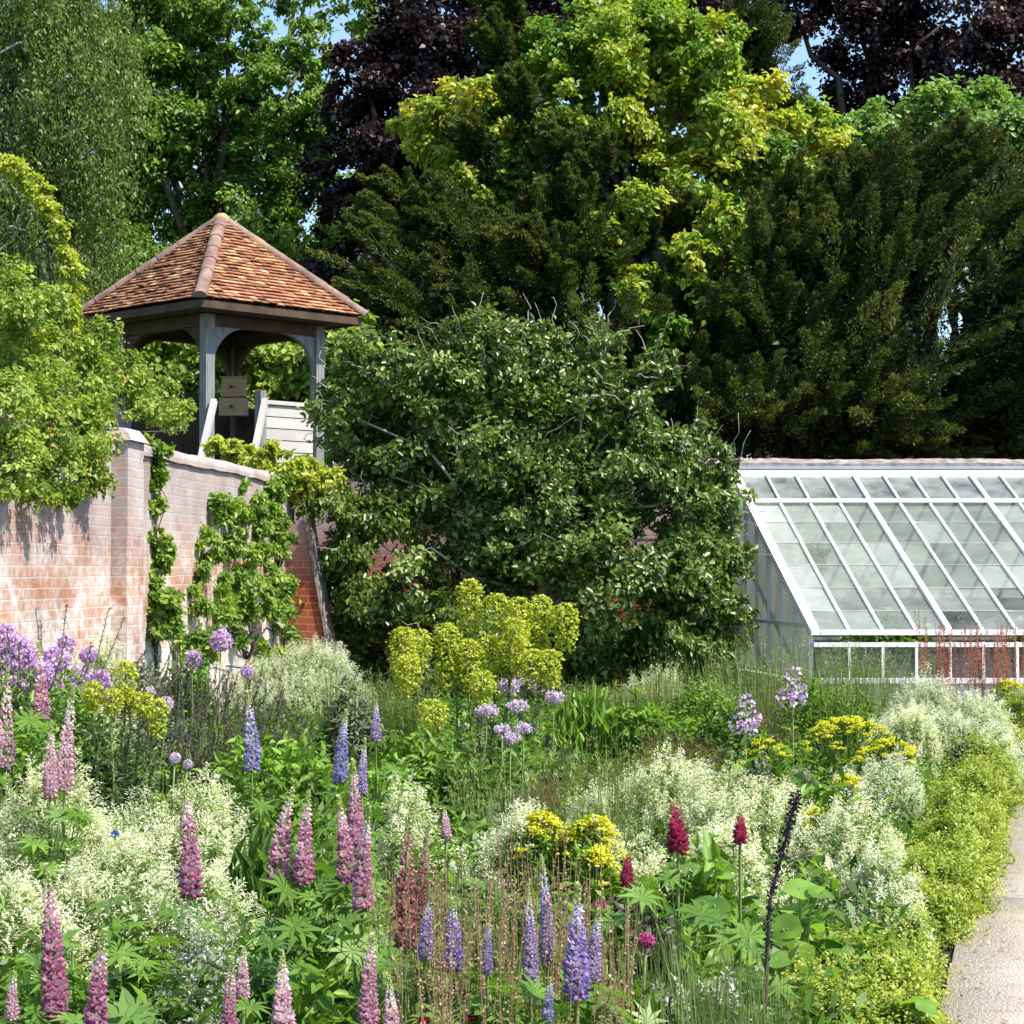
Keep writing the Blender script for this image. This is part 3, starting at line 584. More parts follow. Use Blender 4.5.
for a in ((-.05, -ap-.1, FZ+.78), (-ap+.02, -ap-.12, FZ+.72)):
    mb = MB(); bar(mb, a, np.array(a)+bt, .07, .07); gb(mb, 'handrail', 'pale_oak')
mb = MB()
for q in range(3): box(mb, -ap+.09, -.1, -ap-.12-.22*(q+1), -ap-.11-.22*q, FZ-.14-.19*(q+1), FZ-.1-.19*(q+1))
gb(mb, 'step', 'oak')
# two tan boxes fixed one above the other by the back post
for nm, z0, z1, wd in (('upper', .93, 1.18, .30), ('lower', .68, .915, .34)):
    b = thing('wooden_box', f'tan wooden box with a dark knob, {nm} of two at the back of the gazebo', 'box', P(233, 570, 26.35)*np.array([1, 1, 0])+UP*(2.2+FZ+z0), 'tan boxes at the back of the gazebo')
    b.rotation_euler.z = -.1
    h = z1-z0; mb = MB(); e = .012 if nm == 'upper' else 0.0
    hexa(mb, [(-wd/2, -.12, 0), (wd/2, -.12, 0), (wd/2, .12, 0), (-wd/2, .12, 0)], [(-wd/2+e, -.12+e, h), (wd/2-e, -.12+e, h), (wd/2-e, .12-e, h), (-wd/2+e, .12-e, h)]); gb(mb, 'body', 'tan_wood', b)
    mb = MB(); tube(mb, [(0, -.118, h*.5), (0, -.15, h*.5)], [.018, .024], 8); gb(mb, 'knob', 'brown_stem', b)
    mb = MB(); box(mb, -wd/2-.01, wd/2+.01, -.13, .13, h, h+.014); gb(mb, 'lid', 'tan_wood' if nm == 'upper' else 'dark_oak', b)

# ------------------------------------------------------------------ greenhouse
GF = np.array([3.236, 21.5]); GB_ = np.array([2.754, 24.7])     # plan of the eaves end and the wall end
gh = thing('greenhouse', 'white lean to greenhouse with a long sloping glass roof against the back wall', 'greenhouse', (GF[0], GF[1], 0))
LN = 6.4; ez, rz = .93, 2.74
def gp(s, t, z): return np.array([GF[0]+(GB_[0]-GF[0])*t+s, GF[1]+(GB_[1]-GF[1])*t, z])   # s along the length, t from eaves to wall
def rp(s, t, dz=0): return gp(s, t, ez+(rz-ez)*t+dz)
def g(mb, n, m, par=gh): return mb.build(n, M[m], par, origin=tuple(gh.location) if par is gh else (0, 0, 0), smooth=False)
mb = MB()
def quadp(mb, a, b, c, d, th=.004, r=0.):
    n_ = nz(np.cross(b-a, d-a))*th; hexa(mb, [a, b, c, d], [a+n_, b+n_, c+n_, d+n_], r)
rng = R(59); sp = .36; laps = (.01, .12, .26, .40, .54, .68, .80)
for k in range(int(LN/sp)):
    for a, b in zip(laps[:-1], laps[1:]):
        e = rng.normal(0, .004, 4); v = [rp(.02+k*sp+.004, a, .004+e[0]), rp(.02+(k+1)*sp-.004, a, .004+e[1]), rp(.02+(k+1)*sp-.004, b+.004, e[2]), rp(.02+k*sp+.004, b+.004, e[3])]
        mb.add(v, [[0, 1, 2, 3]], r=rng.random()*.7+(.6 if k < 1 else .25 if k < 3 else 0))  # left bays whitened: the pale reflection there is put into the panes
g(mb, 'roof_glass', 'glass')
mb = MB(); quadp(mb, rp(.02, .81, .03), rp(LN, .81, .03), rp(LN, .985, .03), rp(.02, .985, .03)); g(mb, 'vent_glass', 'glass')
mb = MB(); quadp(mb, gp(.03, .0, .44), gp(LN, .0, .44), gp(LN, 0, ez-.12), gp(.03, 0, ez-.12)); g(mb, 'front_glass', 'glass')
mb = MB(); th = np.array([.006, 0, 0])
pts = [gp(0, .02, .44), gp(0, .98, .44), rp(0, .98, -.04), rp(0, .02, -.04)]
hexa(mb, pts, [p+th for p in pts], 1.3); g(mb, 'end_glass', 'glass')
sp = .36
for k in range(int(LN/sp)+1):
    thick = k % 4 == 0
    wdt = .062 if thick else .032
    mb = MB(); s = .02+k*sp+(.012 if k == 0 else 0)
    bar(mb, rp(s, .005, .014), rp(s, .8, .014), wdt, .05 if thick else .035); g(mb, 'rafter' if thick else 'glazing_bar', 'white_paint')
    mb = MB(); bar(mb, rp(s, .81, .048), rp(s, .985, .048), wdt*.8, .03); g(mb, 'vent_bar', 'white_paint')
    if k:
        mb = MB(); bar(mb, gp(s, -.004, .44), gp(s, -.004, ez-.1), .03, .03, up=np.array([0, 1., 0])); g(mb, 'front_bar', 'white_paint')
mb = MB()
for t in (.12, .26, .40, .54, .68):
    bar(mb, rp(.03, t, .006), rp(LN, t, .006), .018, .006)
g(mb, 'glass_lap', 'whitewash')
mb = MB(); bar(mb, rp(0, .805, .05), rp(LN, .805, .05), .085, .05); g(mb, 'vent_rail', 'white_paint')
mb = MB(); bar(mb, rp(-.03, 0, .0), rp(LN, 0, .0), .09, .055); g(mb, 'eaves_rail', 'white_paint')
mb = MB(); bar(mb, gp(0, .0, ez-.13), gp(LN, .0, ez-.13), .06, .05); g(mb, 'front_rail', 'white_paint')
mb = MB(); bar(mb, gp(-.02, 1., rz+.035), gp(LN, 1., rz+.035), .1, .12); g(mb, 'ridge_board', 'white_paint')
mb = MB(); bar(mb, gp(-.04, 1.008, rz+.125), gp(LN, 1.008, rz+.125), .12, .035); g(mb, 'shadow_strip', 'top_shadow')  # grey blue strip standing in for the shadow on the white top board
mb = MB(); box(mb, GF[0]-.02, GF[0]+LN, GF[1]-.05, GF[1]+.12, -.05, .39); g(mb, 'base_wall', 'whitewash')
mb = MB(); bar(mb, gp(-.03, -.004, .415), gp(LN, -.004, .415), .2, .05); g(mb, 'sill', 'white_paint')
mb = MB(); hexa(mb, [gp(-.03, .04, -.05), gp(.1, .04, -.05), gp(.1, 1, -.05), gp(-.03, 1, -.05)], [gp(-.03, .04, .39), gp(.1, .04, .39), gp(.1, 1, .39), gp(-.03, 1, .39)]); g(mb, 'base_wall', 'whitewash')
for t in (.02, .2, .36, .52, .68, .84, .975):
    mb = MB(); bar(mb, gp(-.012, t, .4), rp(-.012, t, -.05), .05 if t in (.02, .52, .975) else .034, .045, up=np.array([0, 1., 0])); g(mb, 'end_bar', 'white_paint')
mb = MB(); bar(mb, rp(-.014, 0., .016), rp(-.014, 1., .016), .07, .09); g(mb, 'barge_board', 'white_paint')
mb = MB(); bar(mb, gp(-.014, .0, 1.0), gp(-.014, .97, 1.0), .03, .04); g(mb, 'end_rail', 'white_paint')
mb = MB(); box(mb, GB_[0]+.02, GB_[0]+LN, 24.7, 24.74, 0, 2.7); g(mb, 'back_lining', 'lining')
mb = MB()
for z in (.75, 1.35): box(mb, GB_[0]+.3, GB_[0]+LN, 24.2, 24.66, z, z+.03)
g(mb, 'staging_shelf', 'oak')
rng = R(60)
pots = []
for k, (s, z) in enumerate([(.55, 1.38), (.95, 1.38), (.7, .78), (1.5, .78), (2.6, .78)]):
    hgt = (.3, .45, .25, .5)[k % 4]
    place = f"{('upper', 'lower')[z < 1]} greenhouse shelf"; side = ('first', 'second', 'third', 'fourth', 'fifth', 'sixth', 'seventh')[k if k < 2 else k-2]
    t = thing('potted_plant', f'potted green plant on the {place}, {side} from the left', 'potted plant', (GB_[0]+s, 24.45, z), 'potted plants on the greenhouse shelves')
    mb = MB(); tube(mb, [(0, 0, 0), (0, 0, .15), (0, 0, .15), (0, 0, .18)], [.07, .095, .11, .11], 12); lbuild(mb, 'pot', 'terracotta', t, True)
    mb = MB(); n = 260; p = rv(rng, n)*np.array([.17, .17, hgt*.6])*rng.uniform(.3, 1, n)[:, None]+UP*(.2+hgt*.45)
    leaves(mb, p, rv(rng, n)+UP*.2, rv(rng, n)+UP, .09, .05, rng.random(n)); lbuild(mb, 'foliage', 'leafy', t, True)
for k, (s, y, hgt, lab) in enumerate([(1.3, 23.2, 1.1, 'leafy tomato plant standing inside the greenhouse, left of the other'), (3.3, 23.1, 1.2, 'leafy tomato plant standing inside the greenhouse, right of the other')]):
    t = thing('tomato_plant', lab, 'plant', (GF[0]+s-.2, y, 0)); mb = MB(); n = 2600
    p = rv(rng, n)*np.array([.6, .4, hgt*.5])*rng.uniform(.3, 1, n)[:, None]+UP*hgt*.55
    leaves(mb, p, rv(rng, n)-UP*.2, rv(rng, n)+UP, .11, .06, rng.random(n)*.8); lbuild(mb, 'foliage', 'leafy', t, True)
    mb = MB(); tube(mb, [(0, 0, 0), (.02, 0, hgt)], [.012, .006], 5); lbuild(mb, 'stem', 'stem', t)

# ------------------------------------------------------------------ climbers and shrubs round the wall
tree('shrub', 'bright green shrub seen through the gazebo between its posts', 'shrub',
     [(140, 370, 42), (185, 365, 40), (245, 350, 42), (285, 355, 45), (335, 350, 45), (160, 410, 42), (215, 390, 40), (360, 370, 40), (110, 380, 40), (290, 400, 42), (265, 410, 36)], 30.5, 230, 26000, .13, .085, 'climber', 61, tr=.08, shape='l', basez=2.2)
fig = [(430, 395, 62), (510, 385, 66), (590, 430, 66), (375, 365, 42), (470, 345, 40), (355, 445, 48), (640, 480, 62), (560, 510, 80), (450, 500, 80), (400, 575, 62), (500, 600, 80), (615, 585, 72), (680, 570, 50), (690, 640, 48), (355, 520, 48), (345, 610, 30), (570, 375, 40), (640, 410, 36), (715, 545, 34), (540, 345, 28), (400, 460, 60), (520, 450, 70), (600, 650, 60), (440, 640, 55), (660, 370, 22), (705, 480, 26), (705, 590, 34), (520, 530, 70), (480, 660, 60), (560, 660, 60), (650, 640, 55), (340, 570, 34), (380, 650, 50), (340, 400, 34), (725, 610, 30), (600, 340, 24), (700, 445, 28), (715, 505, 34), (690, 520, 42), (728, 470, 18), (735, 560, 22), (680, 460, 36)]
fr, fc, frr = tree('fig_tree', 'broad dark green fig tree with pale twigs against the back wall', 'fig tree', fig, 22.7, 530, 125000, .08, .048, 'fig', 62, tr=.09, bark='pale_bark', shape='l', inner=.3, droop=.4, upb=.4, outn=.7, sub=40, subr=(.14, .3))
rng = R(63)
for k in range(260):
    mb = MB()
    i = rng.integers(len(fc)); v = nz(rng.normal(size=3)*np.array([1, 1, .8])+np.array([0, -.35, .1])); a = fc[i]+v*frr[i]*rng.uniform(.3, .75); d = nz(v*.7+np.array([rng.normal(0, .4), -.1, .4])); L_ = rng.uniform(.25, .6)
    tube(mb, wob(rng, a, a+d*L_, 5, .06), np.linspace(.0085, .003, 5), 4); mb.build('twig', M['pale_bark'], fr)
tree('climbing_shrub', 'yellow green climbing shrub spilling over the left end of the garden wall', 'climber',
     [(x_, y_, r_, 4.72/(.1-(x_-512)/2000)-dy_-14.4) for x_, y_, r_, dy_ in ((25, 350, 48, -.6), (72, 345, 38, -.6), (118, 375, 28, -.5), (30, 420, 50, 0), (75, 420, 45, .1), (152, 402, 22, -.3), (10, 300, 40, -.6), (108, 332, 22, -.6), (55, 465, 34, .25), (5, 465, 40, .2), (128, 398, 26, -.2), (90, 380, 40, -.4), (92, 480, 22, .3), (35, 490, 20, .3), (172, 418, 16, .05), (165, 388, 18, -.5), (183, 412, 14, -.2), (45, 305, 26, -.6), (0, 410, 45, .1), (88, 440, 30, .15), (70, 495, 16, .3), (98, 472, 12, .3))], 14.4, 40, 29000, .044, .025, 'climber', 64, tr=.03, shape='l', basez=1.9, sub=40, subr=(.1, .36), inner=.3)
tree('arch_climber', 'golden leafy climber trained over a tall arch at the left edge', 'climber',
     [(x, y, 11) for x, y in ((-30, 165), (-12, 160), (4, 162), (18, 170), (31, 183), (42, 198), (51, 214), (59, 232), (65, 250), (69, 268), (71, 286), (71, 304), (70, 322))], 15.2, 66, 5200, .042, .028, 'gold_climber', 65, tr=.015, basez=1.9, sub=16, inner=.2, subr=(.3, .5))
tree('golden_climber', 'golden yellow climber lying on top of the wall below the gazebo', 'climber',
     [(232, 452, 13), (255, 462, 16), (285, 468, 17), (308, 472, 16), (215, 446, 10), (320, 485, 13), (335, 480, 12), (270, 452, 10), (302, 490, 12)], 22.3, 290, 5200, .075, .052, 'gold_climber', 66, tr=.02, shape='l', sub=14)
tree('wall_climber', 'narrow dark green climber hanging down the wall beside the buttress', 'climber',
     [(152, 445, 13), (150, 475, 13), (148, 505, 14), (147, 535, 14), (152, 565, 16), (150, 595, 18), (160, 450, 12), (156, 625, 24), (165, 610, 18), (165, 545, 10)], 16.9, 152, 9500, .06, .036, 'wall_climber', 67, tr=.02, shape='l', sub=16)
tree('wall_climber', 'broad fresh green climber trained on the wall between the hanging climber and the red buttress', 'climber',
     [(x_, y_, r_, 4.72/(.1-(x_-512)/2000)-20.4-.14) for x_, y_, r_ in ((215, 510, 20), (205, 545, 20), (245, 500, 22), (270, 490, 20), (280, 545, 16), (255, 545, 20), (225, 580, 20), (270, 580, 22), (235, 620, 22), (275, 615, 24), (195, 600, 18), (205, 640, 22), (255, 650, 22), (180, 640, 22), (285, 640, 14), (275, 520, 16), (230, 545, 14), (200, 570, 14), (240, 560, 25), (215, 600, 24), (260, 600, 24), (235, 590, 25), (260, 520, 22), (230, 520, 20), (290, 600, 14), (170, 600, 14))], 20.4, 250, 26000, .065, .036, 'wall_climber', 68, tr=.03, shape='l', sub=14)
st = thing('white_stake', 'short white painted stake standing before the wall climber', 'stake', PH(209, 700, .02))
mb = MB(); q = P(209, 604, st.location.y); hexa(mb, [(-.035, -.03, 0), (.035, -.03, 0), (.035, .03, 0), (-.035, .03, 0)], [(-.035, -.03, q[2]), (.035, -.03, q[2]), (.035, .03, q[2]), (-.035, .03, q[2])])
hexa(mb, [(-.045, -.04, q[2]), (.045, -.04, q[2]), (.045, .04, q[2]), (-.045, .04, q[2])], [(-.01, -.01, q[2]+.03), (.01, -.01, q[2]+.03), (.01, .01, q[2]+.03), (-.01, .01, q[2]+.03)])
lbuild(mb, 'post', 'white_paint', st)

# ------------------------------------------------------------------ the flower bed
wallx = lambda y: -3.01+(y-17.1)*.1+.2
pathx = lambda y: np.interp(y, PATH[:, 1], PATH[:, 0])
rng = R(70); n = 9000
y = 3.2+20.8*rng.random(n)**1.25; x0 = wallx(y); x1 = np.minimum(pathx(y)-.25, 3.6+0*y)
x = x0+(x1-x0)*rng.random(n); hh = rng.uniform(.1, .36, n); ct = rng.random(n)
for mname, lo, hi, L_ in (('leafy', 0, .5, .075), ('deep', .5, 1., .07)):
    s = (ct >= lo) & (ct < hi); m = s.sum(); k = 14; j = np.repeat(np.where(s)[0], k); q = len(j)
    pos = np.stack([x[j], y[j], hh[j]*rng.uniform(.3, 1, q)], 1)+rng.normal(0, .06, (q, 3))*np.array([1, 1, .3])
    mb = MB(); d = rv(rng, q)+UP*.35; ll = L_*rng.uniform(.6, 1.4, q)
    leaves(mb, pos, d, rv(rng, q)*.6+UP, ll, ll*.38, ct[j]*0+rng.random(q), 'd')
    o = mb.build('low_foliage', M[mname]); o['kind'] = 'stuff'; o['category'] = 'ground cover'
    o['label'] = ('fresh green' if mname == 'leafy' else 'deep green')+' low foliage covering the soil of the flower bed'

def palmate(mb, rng, c, ax, L, W, nl=9, r=.5):
    m = len(c); ax = nz(ax); ref = nz(np.cross(ax, rv(rng, m))); ref2 = np.cross(ax, ref)
    th = (np.arange(nl)/nl*2*PI)[None]+rng.random((m, 1))*6
    d = ref[:, None]*np.cos(th)[..., None]+ref2[:, None]*np.sin(th)[..., None]+ax[:, None]*.28
    pos = np.repeat(c[:, None], nl, 1).reshape(-1, 3); d = d.reshape(-1, 3); nr = np.repeat(ax[:, None], nl, 1).reshape(-1, 3)
    Lr = np.repeat(np.broadcast_to(L, (m,)), nl)*rng.uniform(.85, 1.1, m*nl)
    leaves(mb, pos, d, nr, Lr, Lr*W, np.repeat(rng.random(m), nl)*.6+rng.random(m*nl)*.4, 'd', .12, .25)

GL = 'lupins flowering in the bed'
nlup = [0]
def lupin(px, yt, yb, mat, label, w=24, zb=.6, lean=0., nleaf=16, leafmat='lupin_leaf', ragged=0.):
    nlup[0] += 1; rng = R(1000+nlup[0])
    b = PH(px, yb, zb); k = b[1]/F; L = (yb-yt)*k; rad = w/2*k
    root = thing('lupin', label, 'lupin', (b[0], b[1], 0), GL)
    mb = MB(); pos = []; out = []; rr = []; sz = []
    z = 0; ww = 0; ex = np.array([lean, 0, 1.0])
    step = max(.0105, rad*.56); ragged = max(ragged, .07); rad *= rng.uniform(.92, 1.1); lean += rng.normal(0, .05)
    curve = rng.normal(0, .02, 2)
    while z < L*.97:
        t = z/L; r0 = rad*(1-t**1.55)**1.15*(1 if t > .08 else .8+2.5*t)*(1+.06*math.sin(z*130))+.003
        m = int(np.clip(8*r0/rad*1.1, 4, 9))
        th = np.arange(m)/m*2*PI+rng.normal(0, .1, m)+ww*.12
        keep = rng.random(m) > ragged
        th = th[keep]; m = len(th)
        if m:
            o = np.stack([np.cos(th), np.sin(th), 0*th], 1)
            pos.append(b+ex*z+np.array([curve[0], curve[1], 0])*t*t*L*3+UP*rng.normal(0, step*.16, m)[:, None]); out.append(o)
            rr.append(np.full(m, r0)); sz.append(np.full(m, t))
        z += step*(1-.45*t); ww += 1
    pos = np.concatenate(pos); out = np.concatenate(out); rr = np.concatenate(rr); tt = np.concatenate(sz); n = len(pos)
    s = np.clip(rad*.74, .009, .026)*(1-.66*tt)*rng.uniform(.75, 1.2, n)
    tip = np.clip((tt-.5)/.36, 0, 1)
    c = pos+out*(rr*.62)[:, None]
    keel = np.clip(.30+rng.normal(0, .1, n)-.1*(1-tt), .05, .48)*(1-tip)+tip*(.86+.12*tip)
    stan = np.clip(.62+rng.normal(0, .08, n), .5, .77)*(1-tip)+tip*(.84+.14*tip)
    side = np.cross(out, UP)
    # keel: a little pod (octahedron) pointing outward and down
    ax = nz(out-UP*.25+rng.normal(0, .12, (n, 3))); u2 = np.cross(side, ax)
    S = s[:, None]
    v = np.stack([c-ax*S*.5, c+ax*S*.75, c+side*S*.42, c-side*S*.42, c+u2*S*.42, c-u2*S*.42], 1).reshape(-1, 3)
    i = np.arange(n)[:, None]*6
    tq = np.concatenate([i+np.array([q]) for q in ((0, 4, 2), (0, 2, 5), (0, 5, 3), (0, 3, 4), (1, 2, 4), (1, 5, 2), (1, 3, 5), (1, 4, 3))])
    mb.add(v, t=tq, r=np.repeat(keel, 6))
    # standard petals, folded back above the keel
    for sg in (1, -1):
        leaves(mb, c+UP*S*.25, nz(UP*.8+out*.35+side*.45*sg), nz(out-UP*.3+side*.4*sg), s*1.1, s*.95, stan, 'd', .1, -.1)
    mb.build('flower_spike', M[mat], root)
    mb = MB(); tube(mb, [(b[0], b[1], 0), b]+[b+ex*L*t+np.array([curve[0], curve[1], 0])*t*t*L*3 for t in (.25, .5, .75, .95)], [.0055, .005, .0045, .004, .003, .0015], 6); mb.build('stem', M['stem'], root)
    m = nleaf; mb = MB(); th = rng.random(m)*2*PI; hz = rng.uniform(.25, .97, m)*zb; rl = rng.uniform(.05, .2, m)*(1.25-hz/zb*.8)
    c = np.stack([b[0]+rl*np.cos(th), b[1]+rl*np.sin(th), hz+.02], 1)
    palmate(mb, rng, c, np.stack([np.cos(th)*.5, np.sin(th)*.5, np.full(m, 1.)], 1)+rng.normal(0, .25, (m, 3)), rng.uniform(.06, .1, m), .22, 10)
    mb.build('foliage', M[leafmat], root)
    mb = MB()
    for q in range(m): tube(mb, [(b[0], b[1], max(.02, hz[q]-.22)), (b[0]*.4+c[q][0]*.6, b[1]*.4+c[q][1]*.6, hz[q]-.08), c[q]], [.003, .0025, .002], 4, cap=False)
    mb.build('leaf_stalk', M['stem'], root)

for a in [
 (55, 862, 1016, 'deep_pink', 'tall deep pink lupin with a green tip, nearest the left edge foreground', 27),
 (95, 928, 1045, 'deep_pink', 'pink lupin cut by the bottom edge, right of the tall deep pink one', 26),
 (190, 780, 893, 'deep_pink', 'dark pink lupin standing alone before the cream mound', 27),
 (6, 668, 766, 'pale_pink', 'pale pink lupin at the very left edge under the purple alliums', 24),
 (42, 640, 718, 'pink', 'pink lupin with its head among the purple alliums', 20),
 (64, 684, 790, 'pale_pink', 'pale pink lupin right of two others beside the alliums', 22),
 (50, 720, 796, 'pale_pink', 'short pale pink lupin below the purple alliums with a cream tip', 17),
 (279, 786, 880, 'pink', 'left one of a close pair of pink lupins, leaning inward', 27),
 (303, 790, 882, 'pink', 'right one of a close pair of pink lupins before green leaves', 24),
 (356, 758, 850, 'pink', 'highest pink lupin of the central trio with a long greenish tip', 20),
 (346, 796, 882, 'deep_pink', 'deep pink lupin on the left of the central trio', 21),
 (362, 802, 910, 'pink', 'bright pink lupin on the right of the central trio', 22),
 (283, 952, 1050, 'pale_pink', 'pale tipped pink lupin at the bottom edge, right of the silver stalks', 24),
 (228, 955, 1060, 'deep_pink', 'deep pink lupin at the bottom edge below the silver stalks', 20),
 (243, 945, 998, 'pale_pink', 'small pale lupin touching a deep pink one at the bottom edge', 14),
 (368, 932, 1025, 'pink', 'slim pink lupin with a cream tip at the bottom edge centre', 22),
 (392, 974, 1060, 'pale_pink', 'pale cream lupin at the bottom edge beside the slim pink one', 18),
 (12, 970, 1018, 'pale_pink', 'tiny pale lupin in the bottom left corner', 13),
 (446, 806, 838, 'pale_pink', 'tiny pale pink lupin in front of the cream mound', 11),
 (252, 690, 768, 'blue', 'violet blue lupin in front of the sage cream mound on the left', 20),
 (340, 706, 782, 'blue', 'violet blue lupin with a pointed tip, right of its blue twin', 18),
 (362, 738, 792, 'lilac', 'faded lilac lupin close behind the central pink trio', 12),
 (376, 698, 740, 'lilac', 'short lilac lupin below the lime yellow spurge', 12),
 (425, 892, 958, 'lilac', 'lilac lupin among the rust red stems, leftmost of them', 16),
 (453, 896, 968, 'violet', 'violet lupin second from left among the rust red stems', 18),
 (487, 914, 972, 'violet', 'slender violet lupin third from left among the rust red stems', 12),
 (547, 852, 960, 'lilac', 'tall lilac lupin behind the deep violet pair', 17),
 (531, 884, 980, 'lilac', 'pale lilac lupin left of the tall lilac one', 14),
 (577, 884, 996, 'violet', 'stout deep violet lupin, the largest violet one', 25),
 (594, 906, 980, 'lilac', 'lilac lupin pressed against the stout violet one', 17),
 (548, 976, 1020, 'blue', 'small blue lupin at the bottom below the violet pair', 10),
 (678, 801, 850, 'crimson', 'crimson lupin head highest of the red ones before the cream mound', 21),
 (740, 812, 841, 'crimson', 'small crimson lupin bud right of the highest red one', 14),
 (627, 852, 884, 'crimson', 'small dark crimson lupin above the purple leaves', 12),
]:
    px, yt, yb, mt, lb, wd = a
    far = yb < 800
    lupin(px, yt, yb, mt, lb, wd, zb=.9 if px == 42 else .68 if far else (.75 if mt == 'crimson' else .6), lean=.02*math.sin(px), nleaf=8 if mt == 'crimson' else 16)
lupin(405, 812, 945, 'rose_brown', 'faded rose brown lupin going to seed among rust stems', 25, ragged=.25)
lupin(418, 820, 930, 'rose_brown', 'thin faded rose lupin leaning right among rust stems', 15, lean=.06, ragged=.3)

def dome(rng, n, c, rx, ry, h, low=.05):
    v = rv(rng, n); v[:, 2] = np.abs(v[:, 2]); v[:, 2] = low+v[:, 2]*(1-low)
    bump = 1+.10*np.sin(v[:, 0]*5+c[0]*9)+.08*np.sin(v[:, 1]*6+v[:, 2]*5+c[0]*7)+rng.normal(0, .05, n)
    p = np.array([c[0], c[1], 0])+v*np.array([rx, ry, h])*bump[:, None]
    return p, nz(v/np.array([rx, ry, h]))
def plume_mound(px, yt, wpx, h, mat, label, name='cream_mound', cat='shrub', group=None, dens=560, sl=.19, k=48, ll=.024, lw=.26, seed=0, up=.8, dark='mound_leaf', ry=.9, tw=.22, il=.06):
    rng = R(seed or int(px*7+yt)); c = PH(px, yt, h); h = c[2]; rx = wpx/2*c[1]/F; ry = rx*ry
    root = thing(name, label, cat, (c[0], c[1], 0), group)
    ns = int(dens*(rx*ry*2+h*(rx+ry))*1.4)
    p, nr = dome(rng, ns, c, rx, ry, h)
    d = nz(nr*.7+UP*up+rng.normal(0, .3, (ns, 3))); Ls = sl*rng.uniform(.6, 1.3, ns)
    base = p-d*Ls[:, None]*.75
    j = np.repeat(np.arange(ns), k); m = len(j); t = rng.random(m)**.65
    az = nz(np.cross(d[j], rv(rng, m)))
    pos = base[j]+d[j]*(Ls[j]*t)[:, None]+az*(sl*tw*(1.05-t)**.7*np.minimum(1, t*1.6)*rng.random(m))[:, None]
    ld = nz(d[j]*.55+az*.9+rng.normal(0, .2, (m, 3))); L_ = ll*rng.uniform(.6, 1.3, m)*(1.15-.5*t)
    mb = MB(); tone = rng.random(ns)*.3
    leaves(mb, pos, ld, nz(UP+d[j]*.4+rng.normal(0, .5, (m, 3))), L_, L_*lw, .05+.62*t+tone[j]+rng.normal(0, .08, m))
    mb.build('flower_plume' if 'mound' in name else 'foliage', M[mat], root)
    mb = MB(); n2 = int(ns*2.5); q, nr2 = dome(rng, n2, c, rx*.82, ry*.82, h*.85)
    leaves(mb, q*np.array([1, 1, 1]), rv(rng, n2)+nr2*.4, nr2+UP*.5+rng.normal(0, .4, (n2, 3)), il, il*.46, rng.random(n2)*.8)
    mb.build('leaf' if 'mound' in name else 'inner_leaf', M[dark], root)
GM = 'cream plumed mounds in the bed'
for a in [
 (45, 785, 190, .66, 'cream', 'large cream plumed mound at the left edge behind the tall pink lupin'),
 (180, 795, 165, .62, 'cream', 'cream plumed mound behind the lone dark pink lupin'),
 (115, 850, 150, .56, 'cream', 'cream mound between the two larger mounds at left, nearer the viewer'),
 (20, 880, 130, .5, 'cream', 'low cream mound at the left edge, nearest the bottom corner'),
 (205, 870, 130, .5, 'cream', 'low cream mound below the lone dark pink lupin'),
 (300, 652, 150, .8, 'silver', 'pale sage mound in front of the red buttress'),
 (92, 648, 90, 13.6, 'cream', 'pale mound against the foot of the brick wall at left'),
 (515, 815, 110, .58, 'cream', 'cream mound left of the bright yellow flowers'),
 (410, 802, 90, .56, 'cream', 'small cream mound right of the central pink trio'),
 (655, 765, 160, .6, 'cream', 'broad cream mound behind the crimson lupin'),
 (745, 778, 150, .58, 'cream', 'cream mound between the crimson lupins and the dark stalk'),
 (720, 835, 150, .52, 'cream', 'low cream mound just behind the crimson buds'),
 (620, 840, 100, .5, 'cream', 'small cream mound right of the bright yellow flowers'),
 (845, 815, 150, .5, 'cream', 'cream mound bulging toward the golden hedge'),
 (875, 862, 110, .42, 'silver', 'pale silver cream mound overhanging the path edge'),
 (880, 765, 110, .5, 'silver', 'silvery mound between the yellow flowers and the golden hedge'),
 (945, 690, 140, .72, 'silver', 'tall pale mound below the greenhouse near the rust spikes'),
 (900, 710, 90, .6, 'cream', 'pale mound behind the yellow flowers on the right'),
 (655, 676, 70, .62, 'cream', 'small distant cream mound at the foot of the fig'),
]: plume_mound(*a, group=GM, il=.045)
